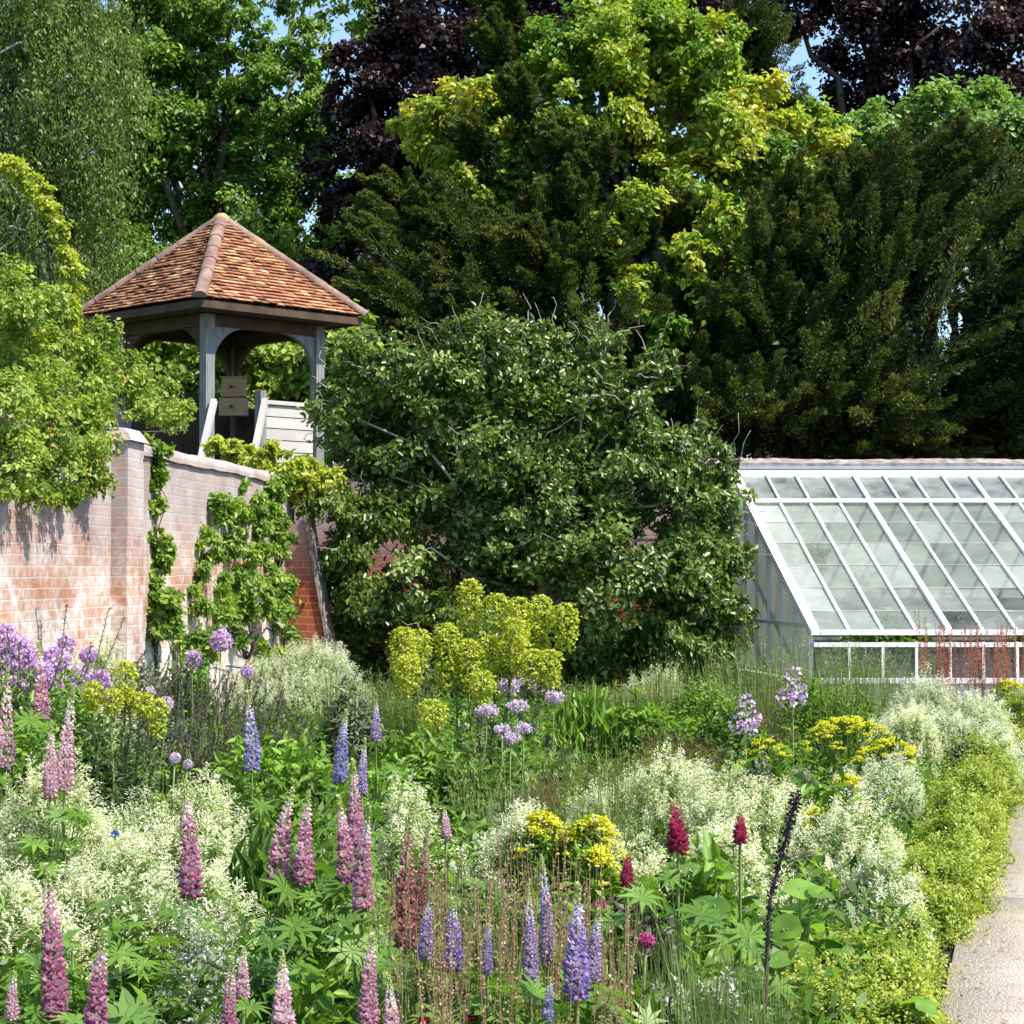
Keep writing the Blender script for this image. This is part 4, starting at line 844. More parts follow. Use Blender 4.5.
def hedge_strip(label, doms, seed, dens=1700):
    rng = R(seed); cs = [PH(px, yt, h) for px, yt, w_, h in doms]
    root = thing('golden_hedge', label, 'hedge', (cs[0][0], cs[0][1], 0), 'low golden hedging along the path'); mb = MB(); mi = MB()
    for (px, yt, w_, h), c in zip(doms, cs):
        rx = w_/2*c[1]/F; ns = int(dens*(rx*rx*2+h*rx*2)*1.3); p, nr = dome(rng, ns, c, rx, rx, h)
        p += nr*rng.gamma(1.2, .022, ns)[:, None]
        d = nz(nr*.75+UP*.4+rng.normal(0, .4, (ns, 3))); L_ = .085*rng.uniform(.5, 1.7, ns); base = p-d*L_[:, None]*.8
        j = np.repeat(np.arange(ns), 14); m = len(j); t = rng.random(m); az = nz(np.cross(d[j], rv(rng, m)))
        pos = base[j]+d[j]*(L_[j]*t)[:, None]+az*.006; ll = rng.uniform(.011, .028, m)*(1.1-.4*t)
        leaves(mb, pos, nz(d[j]*.5+az), nz(UP+d[j]*.5+rng.normal(0, .4, (m, 3))), ll, ll*.6, .08+.5*t+.3*rng.random(ns)[j]+rng.normal(0, .1, m))
        n2 = ns*3; q, n3 = dome(rng, n2, c, rx*.86, rx*.86, h*.88); leaves(mi, q, rv(rng, n2), n3+rv(rng, n2)*.6, .03, .016, rng.random(n2)*.4)
    mb.build('foliage', M['hedge'], root); mi.build('inner_leaf', M['hedge'], root)
hedge_strip('golden hedge clump at the bottom beside the path, nearest the viewer', [(815, 955, 100, .26), (868, 940, 100, .3), (890, 965, 75, .26), (845, 985, 120, .24), (790, 985, 90, .22), (895, 1000, 90, .2), (908, 950, 60, .2), (902, 990, 60, .17), (908, 922, 60, .24)], 440)
hedge_strip('long golden hedge running beside the path past the cream mounds', [(915, 880, 70, .28), (925, 850, 85, .33), (955, 850, 70, .3), (945, 822, 85, .36), (970, 822, 55, .3), (958, 795, 80, .38), (895, 862, 60, .34), (935, 885, 60, .24), (978, 800, 45, .32)], 441)
hedge_strip('farthest golden hedge clump bending away beside the path', [(968, 768, 70, .4), (983, 745, 66, .42), (1000, 720, 66, .45), (988, 765, 46, .36), (1020, 700, 56, .48)], 442)

def leafy(px, yt, wpx, h, mat, L, label, W=.42, name='leafy_perennial', n=None, shape='l', seed=0, group='leafy perennials in the bed', strap=False):
    rng = R(seed or int(px*3+yt*5)); c = PH(px, yt, h); h = c[2]; rx = wpx/2*c[1]/F
    root = thing(name, label, 'plant', (c[0], c[1], 0), group)
    n = n or int(5.0*(rx*rx*2+h*rx*2)/(L*L*W*.6)*.8); n = min(n, 9000)
    mb = MB(); p, nr = dome(rng, n, c, rx, rx*.8, h); f = rng.uniform(.55, 1.03, n)[:, None]; b0 = np.array([c[0], c[1], 0])
    p = b0+(p-b0)*f
    L_ = L*rng.uniform(.6, 1.25, n)
    if mat in ('lupin_leaf', 'deep') and c[1] < 7.5 and not strap:
        m = n//5; palmate(mb, rng, p[:m], nr[:m]*.5+UP*.8+rng.normal(0, .25, (m, 3)), L*rng.uniform(.6, 1.15, m)*.9, .23, 10)
    elif strap:
        d = nz(nr*.5+UP*.9+rng.normal(0, .25, (n, 3))); leaves(mb, p-d*L_[:, None]*.7, d, nr+rng.normal(0, .4, (n, 3)), L_, L_*W, rng.random(n), 'l', .2, .35)
    else: leaves(mb, p, nr*.8+rv(rng, n)*.8-UP*.15, nr*.6+UP*.6+rng.normal(0, .45, (n, 3)), L_, L_*W, rng.random(n), shape, .15, .3)
    mb.build('foliage', M[mat], root)
    mb = MB()
    for q in range(10):
        e = p[rng.integers(n)]; tube(mb, wob(rng, np.array([c[0]+rng.normal(0, .02), c[1], 0]), e, 4, .04), [.006, .005, .004, .003], 5)
    mb.build('stem', M['stem'], root)
for a in [
 (15, 672, 90, 12.2, 'deep', .06, 'deep green clump at the foot of the brick wall under the purple alliums'),
 (70, 690, 90, 11.8, 'leafy', .06, 'fresh green clump between purple alliums and the brick wall'),
 (140, 668, 80, 14.6, 'grey_green', .055, 'grey green clump at the foot of the buttress'),
 (185, 655, 70, 17.2, 'leafy', .06, 'green clump at the foot of the wall climbers'),
 (105, 720, 90, 11.6, 'deep', .055, 'deep green clump beneath the small spurge'),
 (30, 725, 100, 10.6, 'leafy', .065, 'green clump beneath the leftmost pale pink lupins'),
 (262, 740, 110, .52, 'bright', .085, 'bright green leafy clump around the left violet blue lupin'),
 (318, 765, 100, .48, 'leafy', .085, 'green leafy clump below the right violet blue lupin'),
 (228, 800, 110, .52, 'leafy', .13, 'long leaved green clump behind the lone dark pink lupin'),
 (268, 838, 110, .48, 'deep', .12, 'dark long leaved clump behind the close pair of pink lupins'),
 (425, 742, 100, .5, 'leafy', .07, 'green leafy clump under the lime yellow spurge'),
 (385, 770, 90, .46, 'bright', .075, 'bright green clump behind the central pink trio'),
 (470, 765, 100, .46, 'deep', .07, 'deep green clump below the pale lilac flowers'),
 (520, 748, 90, .5, 'leafy', .08, 'green leafy clump right of the pale lilac flowers'),
 (560, 765, 80, .4, 'deep', .06, 'low deep green clump beside the bronze fennel'),
 (340, 880, 120, .6, 'lupin_leaf', .09, 'deep green clump beneath the central pink trio'),
 (150, 920, 150, .56, 'lupin_leaf', .1, 'green clump in front of the lone dark pink lupin'),
 (45, 950, 130, .5, 'lupin_leaf', .09, 'green clump around the tall deep pink lupin'),
 (255, 925, 110, .55, 'deep', .08, 'dark green clump beneath the close pair of pink lupins'),
 (320, 960, 120, .55, 'leafy', .085, 'fresh green clump at the bottom edge left of the slim pink lupin'),
 (420, 960, 100, .5, 'deep', .08, 'dark green clump at the bottom among the rust stems'),
 (120, 985, 130, .5, 'deep', .1, 'dark green clump at the bottom edge near the left corner'),
 (590, 690, 80, .7, 'bright', .16, 'strap leaved bright clump before the fig'),
 (655, 705, 110, .6, 'leafy', .08, 'green leafy clump left of the purple dame flowers'),
 (730, 715, 110, .55, 'deep', .06, 'deep green clump below the purple dame flowers'),
 (700, 690, 110, .65, 'leafy', .05, 'feathery green clump before the greenhouse end'),
 (820, 680, 110, .7, 'leafy', .05, 'feathery green clump under the greenhouse eaves'),
 (700, 850, 110, .5, 'leafy', .09, 'green clump beneath the highest crimson lupin'),
 (640, 900, 120, .5, 'deep', .07, 'dark green clump behind the purple leaves'),
 (820, 782, 90, .48, 'leafy', .11, 'green leafy clump below the yellow flowers at right'),
 (545, 890, 110, .5, 'leafy', .07, 'green clump beneath the bright yellow flowers'),
 (470, 880, 110, .5, 'deep', .07, 'dark green clump left of the tall lilac lupin'),
 (350, 690, 70, .7, 'grey_green', .06, 'grey green clump left of the lime yellow spurge'),
 (730, 960, 140, .42, 'deep', .08, 'dark green clump at the bottom left of the dark stalk'),
 (620, 980, 130, .42, 'leafy', .1, 'green clump at the bottom edge below the magenta bloom'),
 (500, 985, 120, .45, 'leafy', .08, 'green clump at the bottom edge below the violet lupins'),
]: leafy(*a, strap='strap' in a[6] or 'long leaved' in a[6], W=.3 if ('strap' in a[6] or 'long' in a[6]) else .42)

# broad leaved plants
def bigleaf(mb, rng, c, ax, r, n=14):
    ax = nz(ax); a = nz(np.cross(ax, np.array([.3, 1, .2]))); b = np.cross(ax, a); th = np.arange(n)/n*2*PI
    vs = [c-ax*r*.12]; rr = r*(1-.32*np.abs(np.cos(th/2))**8)
    for f, lift in ((.5, -.02), (1, .0)):
        for k in range(n): vs.append(c+(a*math.cos(th[k])+b*math.sin(th[k]))*rr[k]*f+ax*r*(lift+f*f*(.12*math.sin(3*th[k]+c[0]*30)-.08)))
    q = [[1+k, 1+n+k, 1+n+(k+1) % n, 1+(k+1) % n] for k in range(n)]; t = [[0, 1+k, 1+(k+1) % n] for k in range(n)]
    mb.add(np.array(vs), q, t, r=rng.random()*.8+.1)
for px, yt, wpx, h, r0, nl, mt, lb in [(800, 885, 130, .5, .075, 16, 'bright', 'broad leaved bright plant with crinkled leaves right of the dark stalk'), (725, 885, 100, .5, .06, 18, 'leafy', 'broad leaved green plant left of the dark stalk'),
                                   (912, 962, 50, .34, .05, 5, 'bright', 'young broad leaved plant poking out of the golden hedge at the path'), (770, 950, 100, .38, .06, 12, 'leafy', 'low broad leaved plant at the foot of the dark stalk')]:
    rng = R(int(px)); c = PH(px, yt, h); rx = wpx/2*c[1]/F; root = thing('broad_leaved_plant', lb, 'plant', (c[0], c[1], 0)); mb = MB(); ms = MB()
    for k in range(nl):
        v = rv(rng, 1)[0]; v[2] = abs(v[2])*.8+.2; p = np.array([c[0], c[1], 0])+v*np.array([rx, rx*.8, h])*rng.uniform(.75, 1)
        bigleaf(mb, rng, p, nz(v*np.array([.5, .8, .3])+UP*.7+rng.normal(0, .25, 3)+np.array([0, -.25, 0])), r0*rng.uniform(.6, 1.2)); tube(ms, [(c[0], c[1], 0), p*.5+np.array([c[0], c[1], p[2]*.7])*.5, p], [.005, .005, .004], 5)
    mb.build('leaf_blade', M[mt], root, smooth=True); ms.build('leaf_stalk', M['stem'], root)

# alliums and their pale neighbours
def globe(px, py, rpx, h, mat, label, group, name='allium', flat=1.0):
    rng = R(int(px*11+py)); c = PH(px, py, h); h = c[2]; r = rpx*c[1]/F; n = 150
    root = thing(name, label, 'flower', (c[0], c[1], 0), group)
    v = rv(rng, n); mb = MB(); s = r*.34
    if name == 'lilac_flower': v = v*rng.uniform(.2, 1.5, n)[:, None]**.7+np.array([0, 0, .2])*rng.normal(size=(n, 1)); s = r*.26
    for q in range(4):
        leaves(mb, c+v*np.array([1, 1, flat])*r*.7, nz(v*.8+rv(rng, n)*.8), v+rv(rng, n)*.4, s*rng.uniform(.8, 1.3, n), s*.55, rng.random(n))
    mb.build('flower_head', M[mat], root)
    mb = MB(); tube(mb, wob(rng, np.array([c[0]+rng.normal(0, .03), c[1]+.02, 0]), c, 5, .008), [.005]*5, 5); mb.build('stem', M['stem'], root)
    m = 9; mb = MB(); th = rng.random(m)*6.3; d = np.stack([np.cos(th)*.5, np.sin(th)*.5, np.full(m, .8)], 1)
    leaves(mb, np.repeat(np.array([[c[0], c[1], .02]]), m, 0), d, np.stack([np.cos(th), np.sin(th), np.full(m, .3)], 1), .35, .035, rng.random(m), 'l', .2, .4); mb.build('foliage', M['grey_green'], root)
GA = 'purple alliums at the left'
for px, py, rp, lb in [(5, 638, 13, 'purple allium globe highest at the left edge'), (26, 662, 15, 'purple allium globe second from the left edge'), (8, 662, 13, 'purple allium globe under the highest one at the left edge'), (30, 688, 14, 'purple allium globe left of the tall pink lupin head'), (56, 660, 13, 'purple allium globe right of the pink lupin head'), (52, 690, 13, 'purple allium globe between two pink lupins'),
                       (18, 648, 12, 'purple allium globe between the two highest at the left edge'), (40, 673, 13, 'purple allium globe in the thick of the left edge group'), (15, 690, 12, 'purple allium globe behind the leftmost pale pink lupin'), (42, 702, 11, 'purple allium globe low behind two pink lupins'), (66, 645, 9, 'small purple allium above the group at the left edge'), (88, 655, 8, 'small purple allium high beside the grey stems'),
                       (79, 676, 10, 'purple allium globe right of the crowded group'), (100, 680, 10, 'purple allium globe beside the small lime spurge'), (105, 696, 8, 'small purple allium beneath another by the small spurge'), (75, 727, 8, 'low purple allium between the pale pink lupins and spurge'), (75, 692, 9, 'purple allium half hidden behind the pale pink lupin'),
                       (221, 641, 12, 'lone purple allium before the white stake'), (194, 659, 8, 'small purple allium left of the lone one by the stake'), (247, 672, 7, 'small purple allium among the grey lavender stems')]:
    globe(px, py, rp*1.15 if px < 200 else rp, 12.8+.012*(px % 37) if px < 110 else 16.2, 'allium', lb, GA)
for px, py, rp, lb in [(166, 704, 8, 'pale lilac allium right of the small spurge, lower one'), (150, 692, 6, 'pale lilac allium right of the small spurge, upper one'), (175, 758, 6, 'pale allium left of two above the cream mound'), (188, 764, 5, 'pale allium right of two above the cream mound')]:
    globe(px, py, rp, .78, 'pale_allium', lb, 'pale alliums')
GP = 'pale lilac flower heads below the spurge'
for px, py, rp, lb in [(508, 686, 12, 'pale lilac flower head at the top of its cluster'), (522, 681, 9, 'pale lilac flower head right beside the top one'), (540, 687, 10, 'pale lilac flower head in the upper right'), (554, 697, 9, 'pale lilac flower head farthest right in the cluster'), (487, 711, 10, 'pale lilac flower head farthest left in the cluster'), (517, 706, 10, 'pale lilac flower head in the middle of the cluster'), (502, 730, 8, 'pale lilac flower head low on the left'), (511, 738, 8, 'lowest pale lilac flower head'), (523, 728, 8, 'pale lilac flower head low on the right')]:
    globe(px, py, rp*1.15, .72, 'pale_allium', lb, GP, 'lilac_flower', .55)
# purple dame flowers
for px, py, s, lb in [(793, 694, 11, 'tall purple dame flower before the greenhouse front'), (746, 722, 11, 'shorter purple dame flower left of the tall one')]:
    rng = R(px); c = PH(px, py, .85); k = c[1]/F; root = thing('dame_flower', lb, 'flower', (c[0], c[1], 0), 'purple dame flowers'); mb = MB()
    for dx, dy, q in ((0, 0, 1.), (-8, 3, .7), (7, -3, .7), (1, -20, .6), (4, 6, .6)):
        cc = c+np.array([dx*k, 0, -dy*k]); v = rv(rng, 60); v = v[:26]; leaves(mb, cc+v*s*k*q*.8, nz(v+rv(rng, 26)*.6), v, s*k*.42, s*k*.36, rng.random(26))
    mb.build('flower_head', M['allium'], root); mb = MB(); tube(mb, [(c[0], c[1], 0), c+UP*.1], [.005, .002], 5); mb.build('stem', M['stem'], root)
    m = 24; mb = MB(); z = rng.uniform(.1, .7, m); leaves(mb, np.stack([c[0]+0*z, c[1]+0*z, z], 1), rv(rng, m)*np.array([1, 1, .3])+UP*.3, rv(rng, m)*.4+UP, .1, .03, rng.random(m), 'l'); mb.build('foliage', M['leafy'], root)

# lime yellow spurges
def spurge(label, heads, base, h0, wpx, seed, mat='euph'):
    rng = R(seed); Y0 = base[1]; root = thing('spurge', label, 'plant', base, 'lime yellow spurges'); ms = MB(); mf = MB()
    for px, yt, yb, dy in heads:
        Y = Y0+dy; c0 = P(px, yb, Y); k = Y/F; L = (yb-yt)*k; r = wpx/2*k
        n = int(520*max(.5, L/.3)); t = rng.random(n)**.8; th = rng.random(n)*2*PI
        prof = r*np.where(t > .72, np.sqrt(np.maximum(0, 1-((t-.72)/.3)**2)), .55+.45*np.minimum(1, t/.5))
        lump = 1+.18*np.sin(th*5+t*20)+.1*rng.normal(size=n)
        o = np.stack([np.cos(th), np.sin(th), 0*th], 1)
        p = c0+o*(prof*np.sqrt(rng.uniform(.35, 1, n))*lump)[:, None]+UP*(L*t)[:, None]
        mb = MB(); cl = .35+.35*rng.random(n)
        ax = nz(o*.8+UP*(.5+t)[:, None]+rng.normal(0, .3, (n, 3))); u = nz(np.cross(ax, rv(rng, n)))
        s = rng.uniform(.009, .016, n)*(Y/13)**.5
        for sg in (1, -1): leaves(mb, p, u*sg+ax*.45, ax-u*sg*.3, s*1.35, s*1.3, cl+.25*rng.random(n), 'd', .1, -.1)
        mb.build('flower_head', M[mat], root)
        b = np.array([base[0]+(c0[0]-base[0])*.5, Y, 0]); sp = wob(rng, b, c0+UP*L*.9, 6, .01); tube(ms, sp, [.007]*6, 5)
        m = 150; t = rng.uniform(.15, .78, m); q = np.stack([np.interp(t*5, range(6), sp[:, x]) for x in range(3)], 1)
        d = rv(rng, m)*np.array([1, 1, .3])+UP*.25; leaves(mf, q, d, rv(rng, m)*.3+UP, .085, .016, rng.random(m))
    ms.build('stem', M['stem'], root); mf.build('foliage', M['grey_green'], root)
spurge('large lime yellow spurge with many columnar heads before the fig tree',
       [(403, 628, 690, 0), (418, 630, 672, .2), (470, 580, 640, .4), (497, 594, 650, .3), (447, 624, 690, -.1), (468, 640, 695, -.1), (518, 598, 660, .2), (540, 596, 660, .3), (514, 618, 680, -.1), (533, 650, 690, -.2), (549, 650, 690, -.2), (565, 604, 652, .2), (482, 672, 708, -.4), (432, 700, 738, -.5), (408, 655, 700, -.2), (490, 636, 690, 0)],
       np.array([P(480, 570, 14.2)[0], 14.2, 0]), 1., 28, 80)
spurge('small lime yellow spurge between the purple alliums and lavender', [(126, 662, 705, 0), (92, 682, 712, 0), (112, 690, 716, -.1), (143, 693, 720, 0), (157, 700, 738, -.1), (128, 690, 715, .1)], np.array([P(122, 570, 10.6)[0], 10.6, 0]), .8, 21, 81)

# yellow flat flower heads
def yarrow(px, yt, wpx, h, nh, label, seed, hs=.022, mat='yellow'):
    rng = R(seed); c = PH(px, yt, h); rx = wpx/2*c[1]/F; root = thing('yellow_yarrow', label, 'flower', (c[0], c[1], 0), 'yellow flat headed flowers'); mb = MB(); ms = MB()
    for k in range(int(nh*1.7)):
        v = rv(rng, 1)[0]*rng.uniform(.1, 1); e = np.array([c[0]+v[0]*rx, c[1]+v[1]*rx*.9, h*(1-.28*(v[0]**2+v[1]**2))-abs(rng.normal(0, .03))])
        n = 46; o = rng.normal(0, .5, (n, 2))*hs; pos = np.column_stack([e[0]+o[:, 0]*1.2, e[1]+o[:, 1]*1.2, e[2]+rng.normal(0, .004, n)-(o**2).sum(1)*4])
        leaves(mb, pos, rv(rng, n)*np.array([1, 1, .3]), UP+rng.normal(0, .35, (n, 3)), .013, .012, .3*rng.random()+.2+rng.random(n)*.5); tube(ms, [(c[0]+v[0]*rx*.5, c[1]+v[1]*rx*.5, 0), e], [.003, .002], 4, cap=False)
    mb.build('flower_head', M[mat], root); ms.build('stem', M['stem'], root)
    mb = MB(); n = 1800; p, nr = dome(rng, n, c, rx*1.05, rx, h*.88); b0 = np.array([c[0], c[1], 0]); p = b0+(p-b0)*rng.uniform(.5, 1, n)[:, None]
    leaves(mb, p, nr+rv(rng, n), rv(rng, n)+UP, .07, .018, rng.random(n)); mb.build('foliage', M['leafy'], root)
yarrow(540, 812, 70, .6, 46, 'bright yellow flowers just left of the centre bottom, left patch', 91)
yarrow(592, 815, 70, .6, 40, 'bright yellow flowers left of the low cream mound, right patch', 92)
yarrow(600, 846, 50, .52, 18, 'small lower patch of yellow flowers behind the lilac lupins', 93)
yarrow(850, 716, 110, .6, 70, 'wide yellow flower patch below the greenhouse', 94)
yarrow(890, 738, 80, .55, 50, 'yellow flower patch right of the wide one near the silvery mound', 95)
yarrow(765, 738, 60, .52, 22, 'sparse yellow flower patch below the purple dame flowers', 96)
yarrow(850, 775, 60, .45, 16, 'pale yellow flower patch under the wide one', 97)
yarrow(1010, 680, 50, .6, 18, 'yellow flowers at the right edge under the greenhouse', 98)
yarrow(815, 808, 30, .5, 6, 'tiny yellow flower patch beside the dark stalk', 99)

# grasses, rust stems, fennel, lavender
def blades(mb, rng, c, n, h, spread, wd=.0035, lean=.25, r=(0, .8)):
    th = rng.random(n)*2*PI; o = np.stack([np.cos(th), np.sin(th), 0*th], 1); rr = spread*np.sqrt(rng.random(n))
    hh = h*rng.uniform(.55, 1.1, n); lo = lean*rng.uniform(.1, 1, n)*hh; side = np.stack([-o[:, 1], o[:, 0], 0*th], 1)
    pts = [c+o*rr[:, None]+o*(lo*t*t)[:, None]+UP*(hh*t*(1-.12*t*lean*2))[:, None] for t in (0, .4, .75, 1)]; ws = [1, .9, .6, .08]
    v = np.stack([x for p, w_ in zip(pts, ws) for x in (p-side*wd*w_/2, p+side*wd*w_/2)], 1).reshape(-1, 3)
    b = np.arange(n)[:, None]*8; mb.add(v, np.concatenate([b+np.array([[2*k, 2*k+1, 2*k+3, 2*k+2]]) for k in range(3)]), r=np.repeat(rng.uniform(*r, n), 8))
    return pts
def grass(px, yt, h, label, seed, n=170, spread=.16, seeds=True, wd=.005):
    rng = R(seed); c = PH(px, yt, h) if h < 2 else P(px, yt, h); h = c[2]; b = np.array([c[0], c[1], 0]); root = thing('grass_tuft', label, 'grass', b, 'wispy grass tufts'); mb = MB()
    pts = blades(mb, rng, b, n, h, spread, wd)
    if seeds:
        k = n//3; j = np.repeat(np.arange(k), 9); m = len(j); t = rng.random(m)[:, None]; p = pts[2][j]*(1-t)+pts[3][j]*t+rng.normal(0, .008, (m, 3))
        leaves(mb, p, rv(rng, m)*.6+UP, rv(rng, m), .022, .007, .7+.3*rng.random(m))
    mb.build('blade', M['grass'], root)
rng = R(100)
for k in range(26):
    px = 665+k*9.4+rng.uniform(-8, 8); yt = rng.uniform(622, 668)
    grass(px, yt if px < 860 else max(yt, 645), rng.uniform(15.5, 20), 'wispy green grass tuft standing before the greenhouse end and eaves', 200+k, n=80, spread=.2, wd=.006)
for k in range(14):
    grass(470+k*19+rng.uniform(-9, 9), rng.uniform(715, 775), rng.uniform(9, 12), 'fine green grass tuft among the flowers in the middle of the bed', 500+k, n=46, spread=.1, wd=.0035)
for k in range(12):
    grass(385+k*20+rng.uniform(-8, 8), rng.uniform(850, 930), rng.uniform(5.2, 6.6), 'thin grass tuft among the rust stems in the foreground', 520+k, n=30, spread=.06, wd=.0028)
for k in range(9):
    grass(575+k*12, 672+rng.uniform(-8, 16), 17.5, 'wispy green grass tuft at the foot of the fig tree', 240+k, wd=.006)
for k in range(9):
    grass(640+k*17+rng.uniform(-6, 6), rng.uniform(890, 960), .62, 'tall green grass tuft at the bottom between violet lupins and dark stalk', 260+k, 70, .07, False, .004)
for k in range(8):
    grass(330+k*12+rng.uniform(-6, 6), rng.uniform(660, 690), 17., 'grey green grass tuft before the red buttress and fig', 280+k, 90, .12, True, .005)
def rust(px, yt, yb, label, seed, group, ns, spread, fine=1.0, zb=None, h=None, mt='rust'):
    rng = R(seed); c = PH(px, yt, h) if h < 2 else P(px, yt, h); h = c[2]; b = np.array([c[0], c[1], 0]); k = c[1]/F; L = (yb-yt)*k
    root = thing('sorrel_plant', label, 'plant', b, group); mb = MB()
    for q in range(ns):
        s = b+np.array([rng.normal(0, spread), rng.normal(0, spread), 0]); hh = h*rng.uniform(.78, 1.03); e = s+np.array([rng.normal(0, .05), rng.normal(0, .04), hh])
        pt = wob(rng, s, e, 5, .012); tube(mb, pt, np.linspace(.0028, .0012, 5), 4, cap=False)
        n = int(60*fine**2); t = 1-L/hh*rng.random(n)**.8; t = np.clip(t, .05, 1); p = np.stack([np.interp(t*4, range(5), pt[:, x]) for x in range(3)], 1)
        wv = .014*fine*(1.15-((t-(1-L/hh))/(L/hh)))*np.abs(np.sin(t*60+q))
        p = p+rv(rng, n)*wv[:, None]*np.array([1, 1, .5]); s_ = rng.uniform(.006, .011, n)*fine
        leaves(mb, p, rv(rng, n), rv(rng, n), s_, s_*.8, np.clip(.62+rng.normal(0, .22, n)+.0*t, 0, 1), 'd', .1, 0)
    mb.build('flowering_stem', M[mt], root)
for k, (px, yt) in enumerate([(395, 850), (415, 842), (438, 870), (462, 880), (482, 850), (505, 842), (520, 825), (535, 850), (550, 835), (565, 880), (603, 850), (612, 890), (500, 900), (440, 910), (425, 870), (470, 840), (535, 890), (580, 870), (595, 920), (455, 930)]):
    rust(px, yt, yt+150, 'thin rust red sorrel stems rising among the violet lupins', 300+k, 'rust sorrel among the violet lupins', 10, .04, .92, h=.82)
for k, (px, yt) in enumerate([(928, 612), (940, 618), (952, 625), (971, 612), (978, 622), (992, 628), (1004, 615), (1013, 620)]):
    rust(px, yt, yt+62, 'rust red dock spikes standing before the greenhouse front', 330+k, 'rust dock before the greenhouse', 9, .1, 1.55, h=19.6, mt='dock')
def fennel(px, yt, wpx, h, label, seed, mat='fennel', n=9000):
    rng = R(seed); c = PH(px, yt, h); rx = wpx/2*c[1]/F; root = thing('bronze_fennel', label, 'plant', (c[0], c[1], 0), 'bronze fennel'); mb = MB()
    p, nr = dome(rng, n, c, rx, rx*.8, h); b0 = np.array([c[0], c[1], 0]); p = b0+(p-b0)*rng.uniform(.4, 1.05, n)[:, None]
    leaves(mb, p, nr+rv(rng, n)*.8+UP*.3, rv(rng, n), rng.uniform(.03, .07, n), .0035, rng.random(n)); mb.build('foliage', M[mat], root)
    ms = MB()
    for q in range(8): tube(ms, wob(rng, b0, p[rng.integers(n)], 4, .03), [.004, .0035, .003, .002], 4)
    ms.build('stem', M['grey_stem'], root)
fennel(610, 765, 110, .48, 'hazy bronze fennel left of the broad cream mound', 400); fennel(680, 735, 110, .5, 'hazy bronze fennel behind the broad cream mound', 401); fennel(545, 790, 80, .42, 'low hazy bronze fennel above the yellow flowers', 402); fennel(770, 690, 70, .65, 'thin bronze fennel by the tall purple dame flower', 403, n=4000)
def lav(px, yt, wpx, h, label, seed, ns=60, lean=.3):
    rng = R(seed); c = PH(px, yt, h); h = c[2]; rx = wpx/2*c[1]/F; b0 = np.array([c[0], c[1], 0]); root = thing('lavender_bush', label, 'plant', b0, 'grey lavender bushes'); mb = MB(); ms = MB()
    for q in range(ns):
        d = nz(np.array([rng.normal(.15, .35), rng.normal(0, .3), 1])); L_ = h*rng.uniform(.7, 1.08); s = b0+np.array([rng.normal(0, rx*.45), rng.normal(0, rx*.4), 0]); e = s+d*L_
        pt = wob(rng, s, e, 5, .02); tube(ms, pt, np.linspace(.006, .003, 5), 4, cap=False); n = 130; t = rng.uniform(.3, 1.02, n); p = np.stack([np.interp(t*4, range(5), pt[:, x]) for x in range(3)], 1)
        leaves(mb, p, d*.9+rv(rng, n)*.75, rv(rng, n), .026, .0055, rng.random(n))
    mb.build('foliage', M['lavender'], root); ms.build('stem', M['grey_stem'], root)
lav(195, 668, 120, 17., 'grey lavender bush with dark upright stems, middle of three', 410, 90); lav(255, 690, 70, .68, 'grey lavender bush leaning over the sage mound', 411, 40); lav(25, 612, 60, 12.6, 'dark grey stems rising against the brick wall at the left edge', 412, 22)
lav(112, 646, 120, 14.2, 'grey lavender bush behind the small spurge', 413, 60); lav(215, 720, 120, .6, 'low grey lavender bush left of the first violet blue lupin', 414, 70)
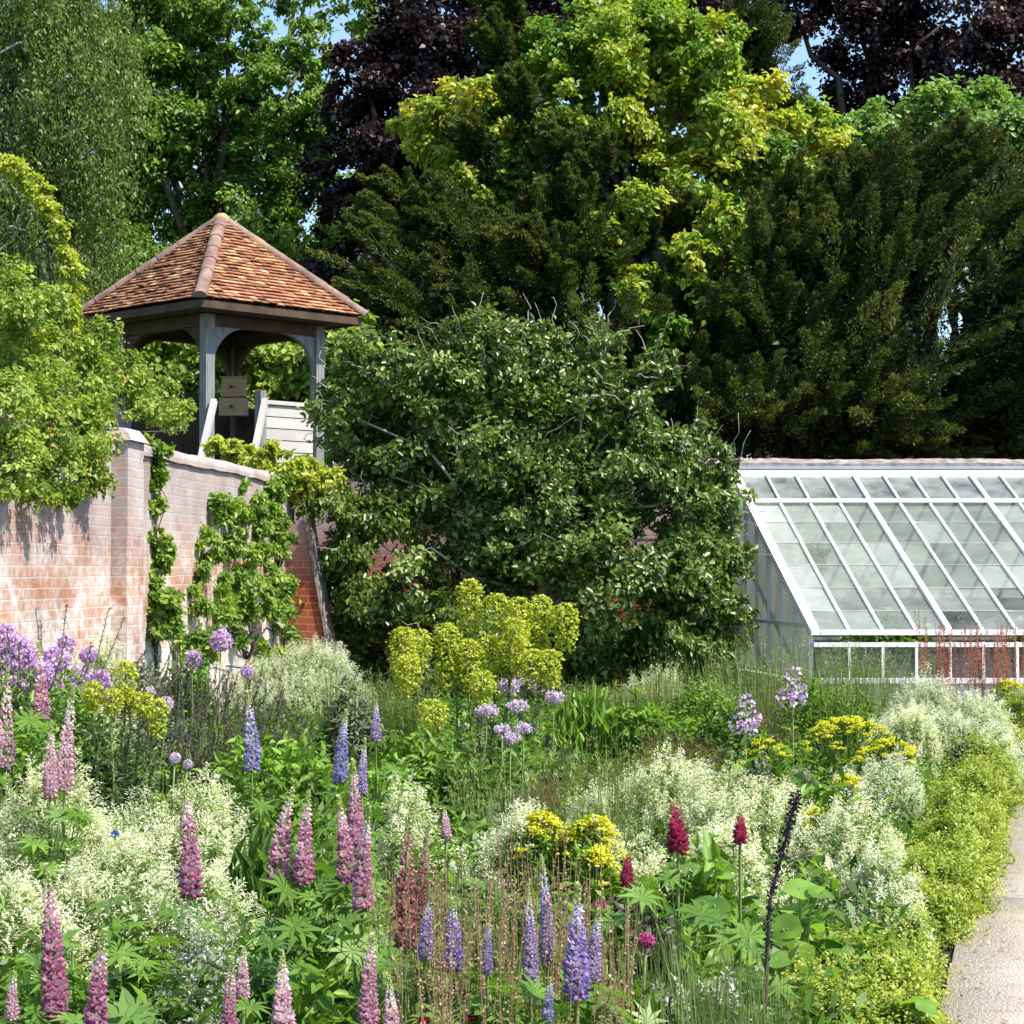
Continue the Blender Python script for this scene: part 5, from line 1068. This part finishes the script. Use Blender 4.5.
# catmint, silver and purple leaved plants
plume_mound(205, 905, 90, .62, 'sage', 'silver grey stalks between the pink lupins at the bottom', 'silver_sage', 'plant', None, 420, .2, 24, .02, .3, 420, 1.3, 'sage', il=.022)
plume_mound(640, 905, 85, .5, 'black_leaf', 'dark purple leaved plant below the small crimson lupin', 'purple_leaved_plant', 'plant', None, 500, .1, 12, .04, .6, 421, .5, 'black_leaf')
plume_mound(700, 985, 130, .38, 'sage', 'silver leaved plant at the bottom edge left of the dark stalk', 'silver_plant', 'plant', None, 600, .1, 12, .035, .35, 422, .6, 'grey_green', il=.03)
plume_mound(800, 775, 60, .48, 'catmint', 'mauve catmint patch beside the top of the dark stalk', 'catmint', 'plant', None, 600, .12, 12, .016, .5, 423, .8, 'grey_green')
plume_mound(755, 765, 50, .46, 'catmint', 'mauve catmint patch behind the cream mound', 'catmint', 'plant', None, 600, .12, 12, .016, .5, 424, .8, 'grey_green')
plume_mound(965, 745, 40, .42, 'black_leaf', 'small dark purple plant behind the golden hedge', 'purple_leaved_plant', 'plant', None, 500, .08, 10, .03, .5, 425, .5, 'black_leaf')
for px, py, rp, h, mt, lb in [(646, 940, 10, .55, 'magenta', 'magenta bloom among the dark purple leaves'), (472, 1018, 7, .5, 'dark_red', 'dark red bloom at the bottom edge, right of two'), (424, 1021, 7, .5, 'dark_red', 'dark red bloom at the bottom edge, left of two'), (115, 834, 5, .56, 'blue_flower', 'small bright blue flower between two cream mounds'), (600, 905, 7, .55, 'magenta', 'small pinkish bloom beside the purple leaves')]:
    globe(px, py, rp, h, mt, lb, None, 'garden_flower', .7)
# tall dark spent stalk
rng = R(430); root = thing('spent_stalk', 'tall dark brown spent flower stalk leaning right near the path', 'plant', PH(758, 1035, .3)*np.array([1, 1, 0])); b = np.array(root.location)
top = P(797, 795, b[1]-.05); mid = P(770, 900, b[1]); mb = MB(); pt = np.stack([b+0*t+((mid-b)*t*2 if t < .5 else (mid-b)+(top-mid)*(t*2-1)) for t in np.linspace(0, 1, 9)])
tube(mb, pt, np.linspace(.007, .0035, 9), 6); mb.build('stem', M['brown_stem'], root)
mb = MB(); n = 420; t = 1-.62*rng.random(n)**1.3; p = np.stack([np.interp(t*8, range(9), pt[:, x]) for x in range(3)], 1)+rv(rng, n)*.011
leaves(mb, p, rv(rng, n)+UP*.3, rv(rng, n), .016, .008, rng.random(n)*.7); mb.build('seed_pod', M['black_leaf'], root)
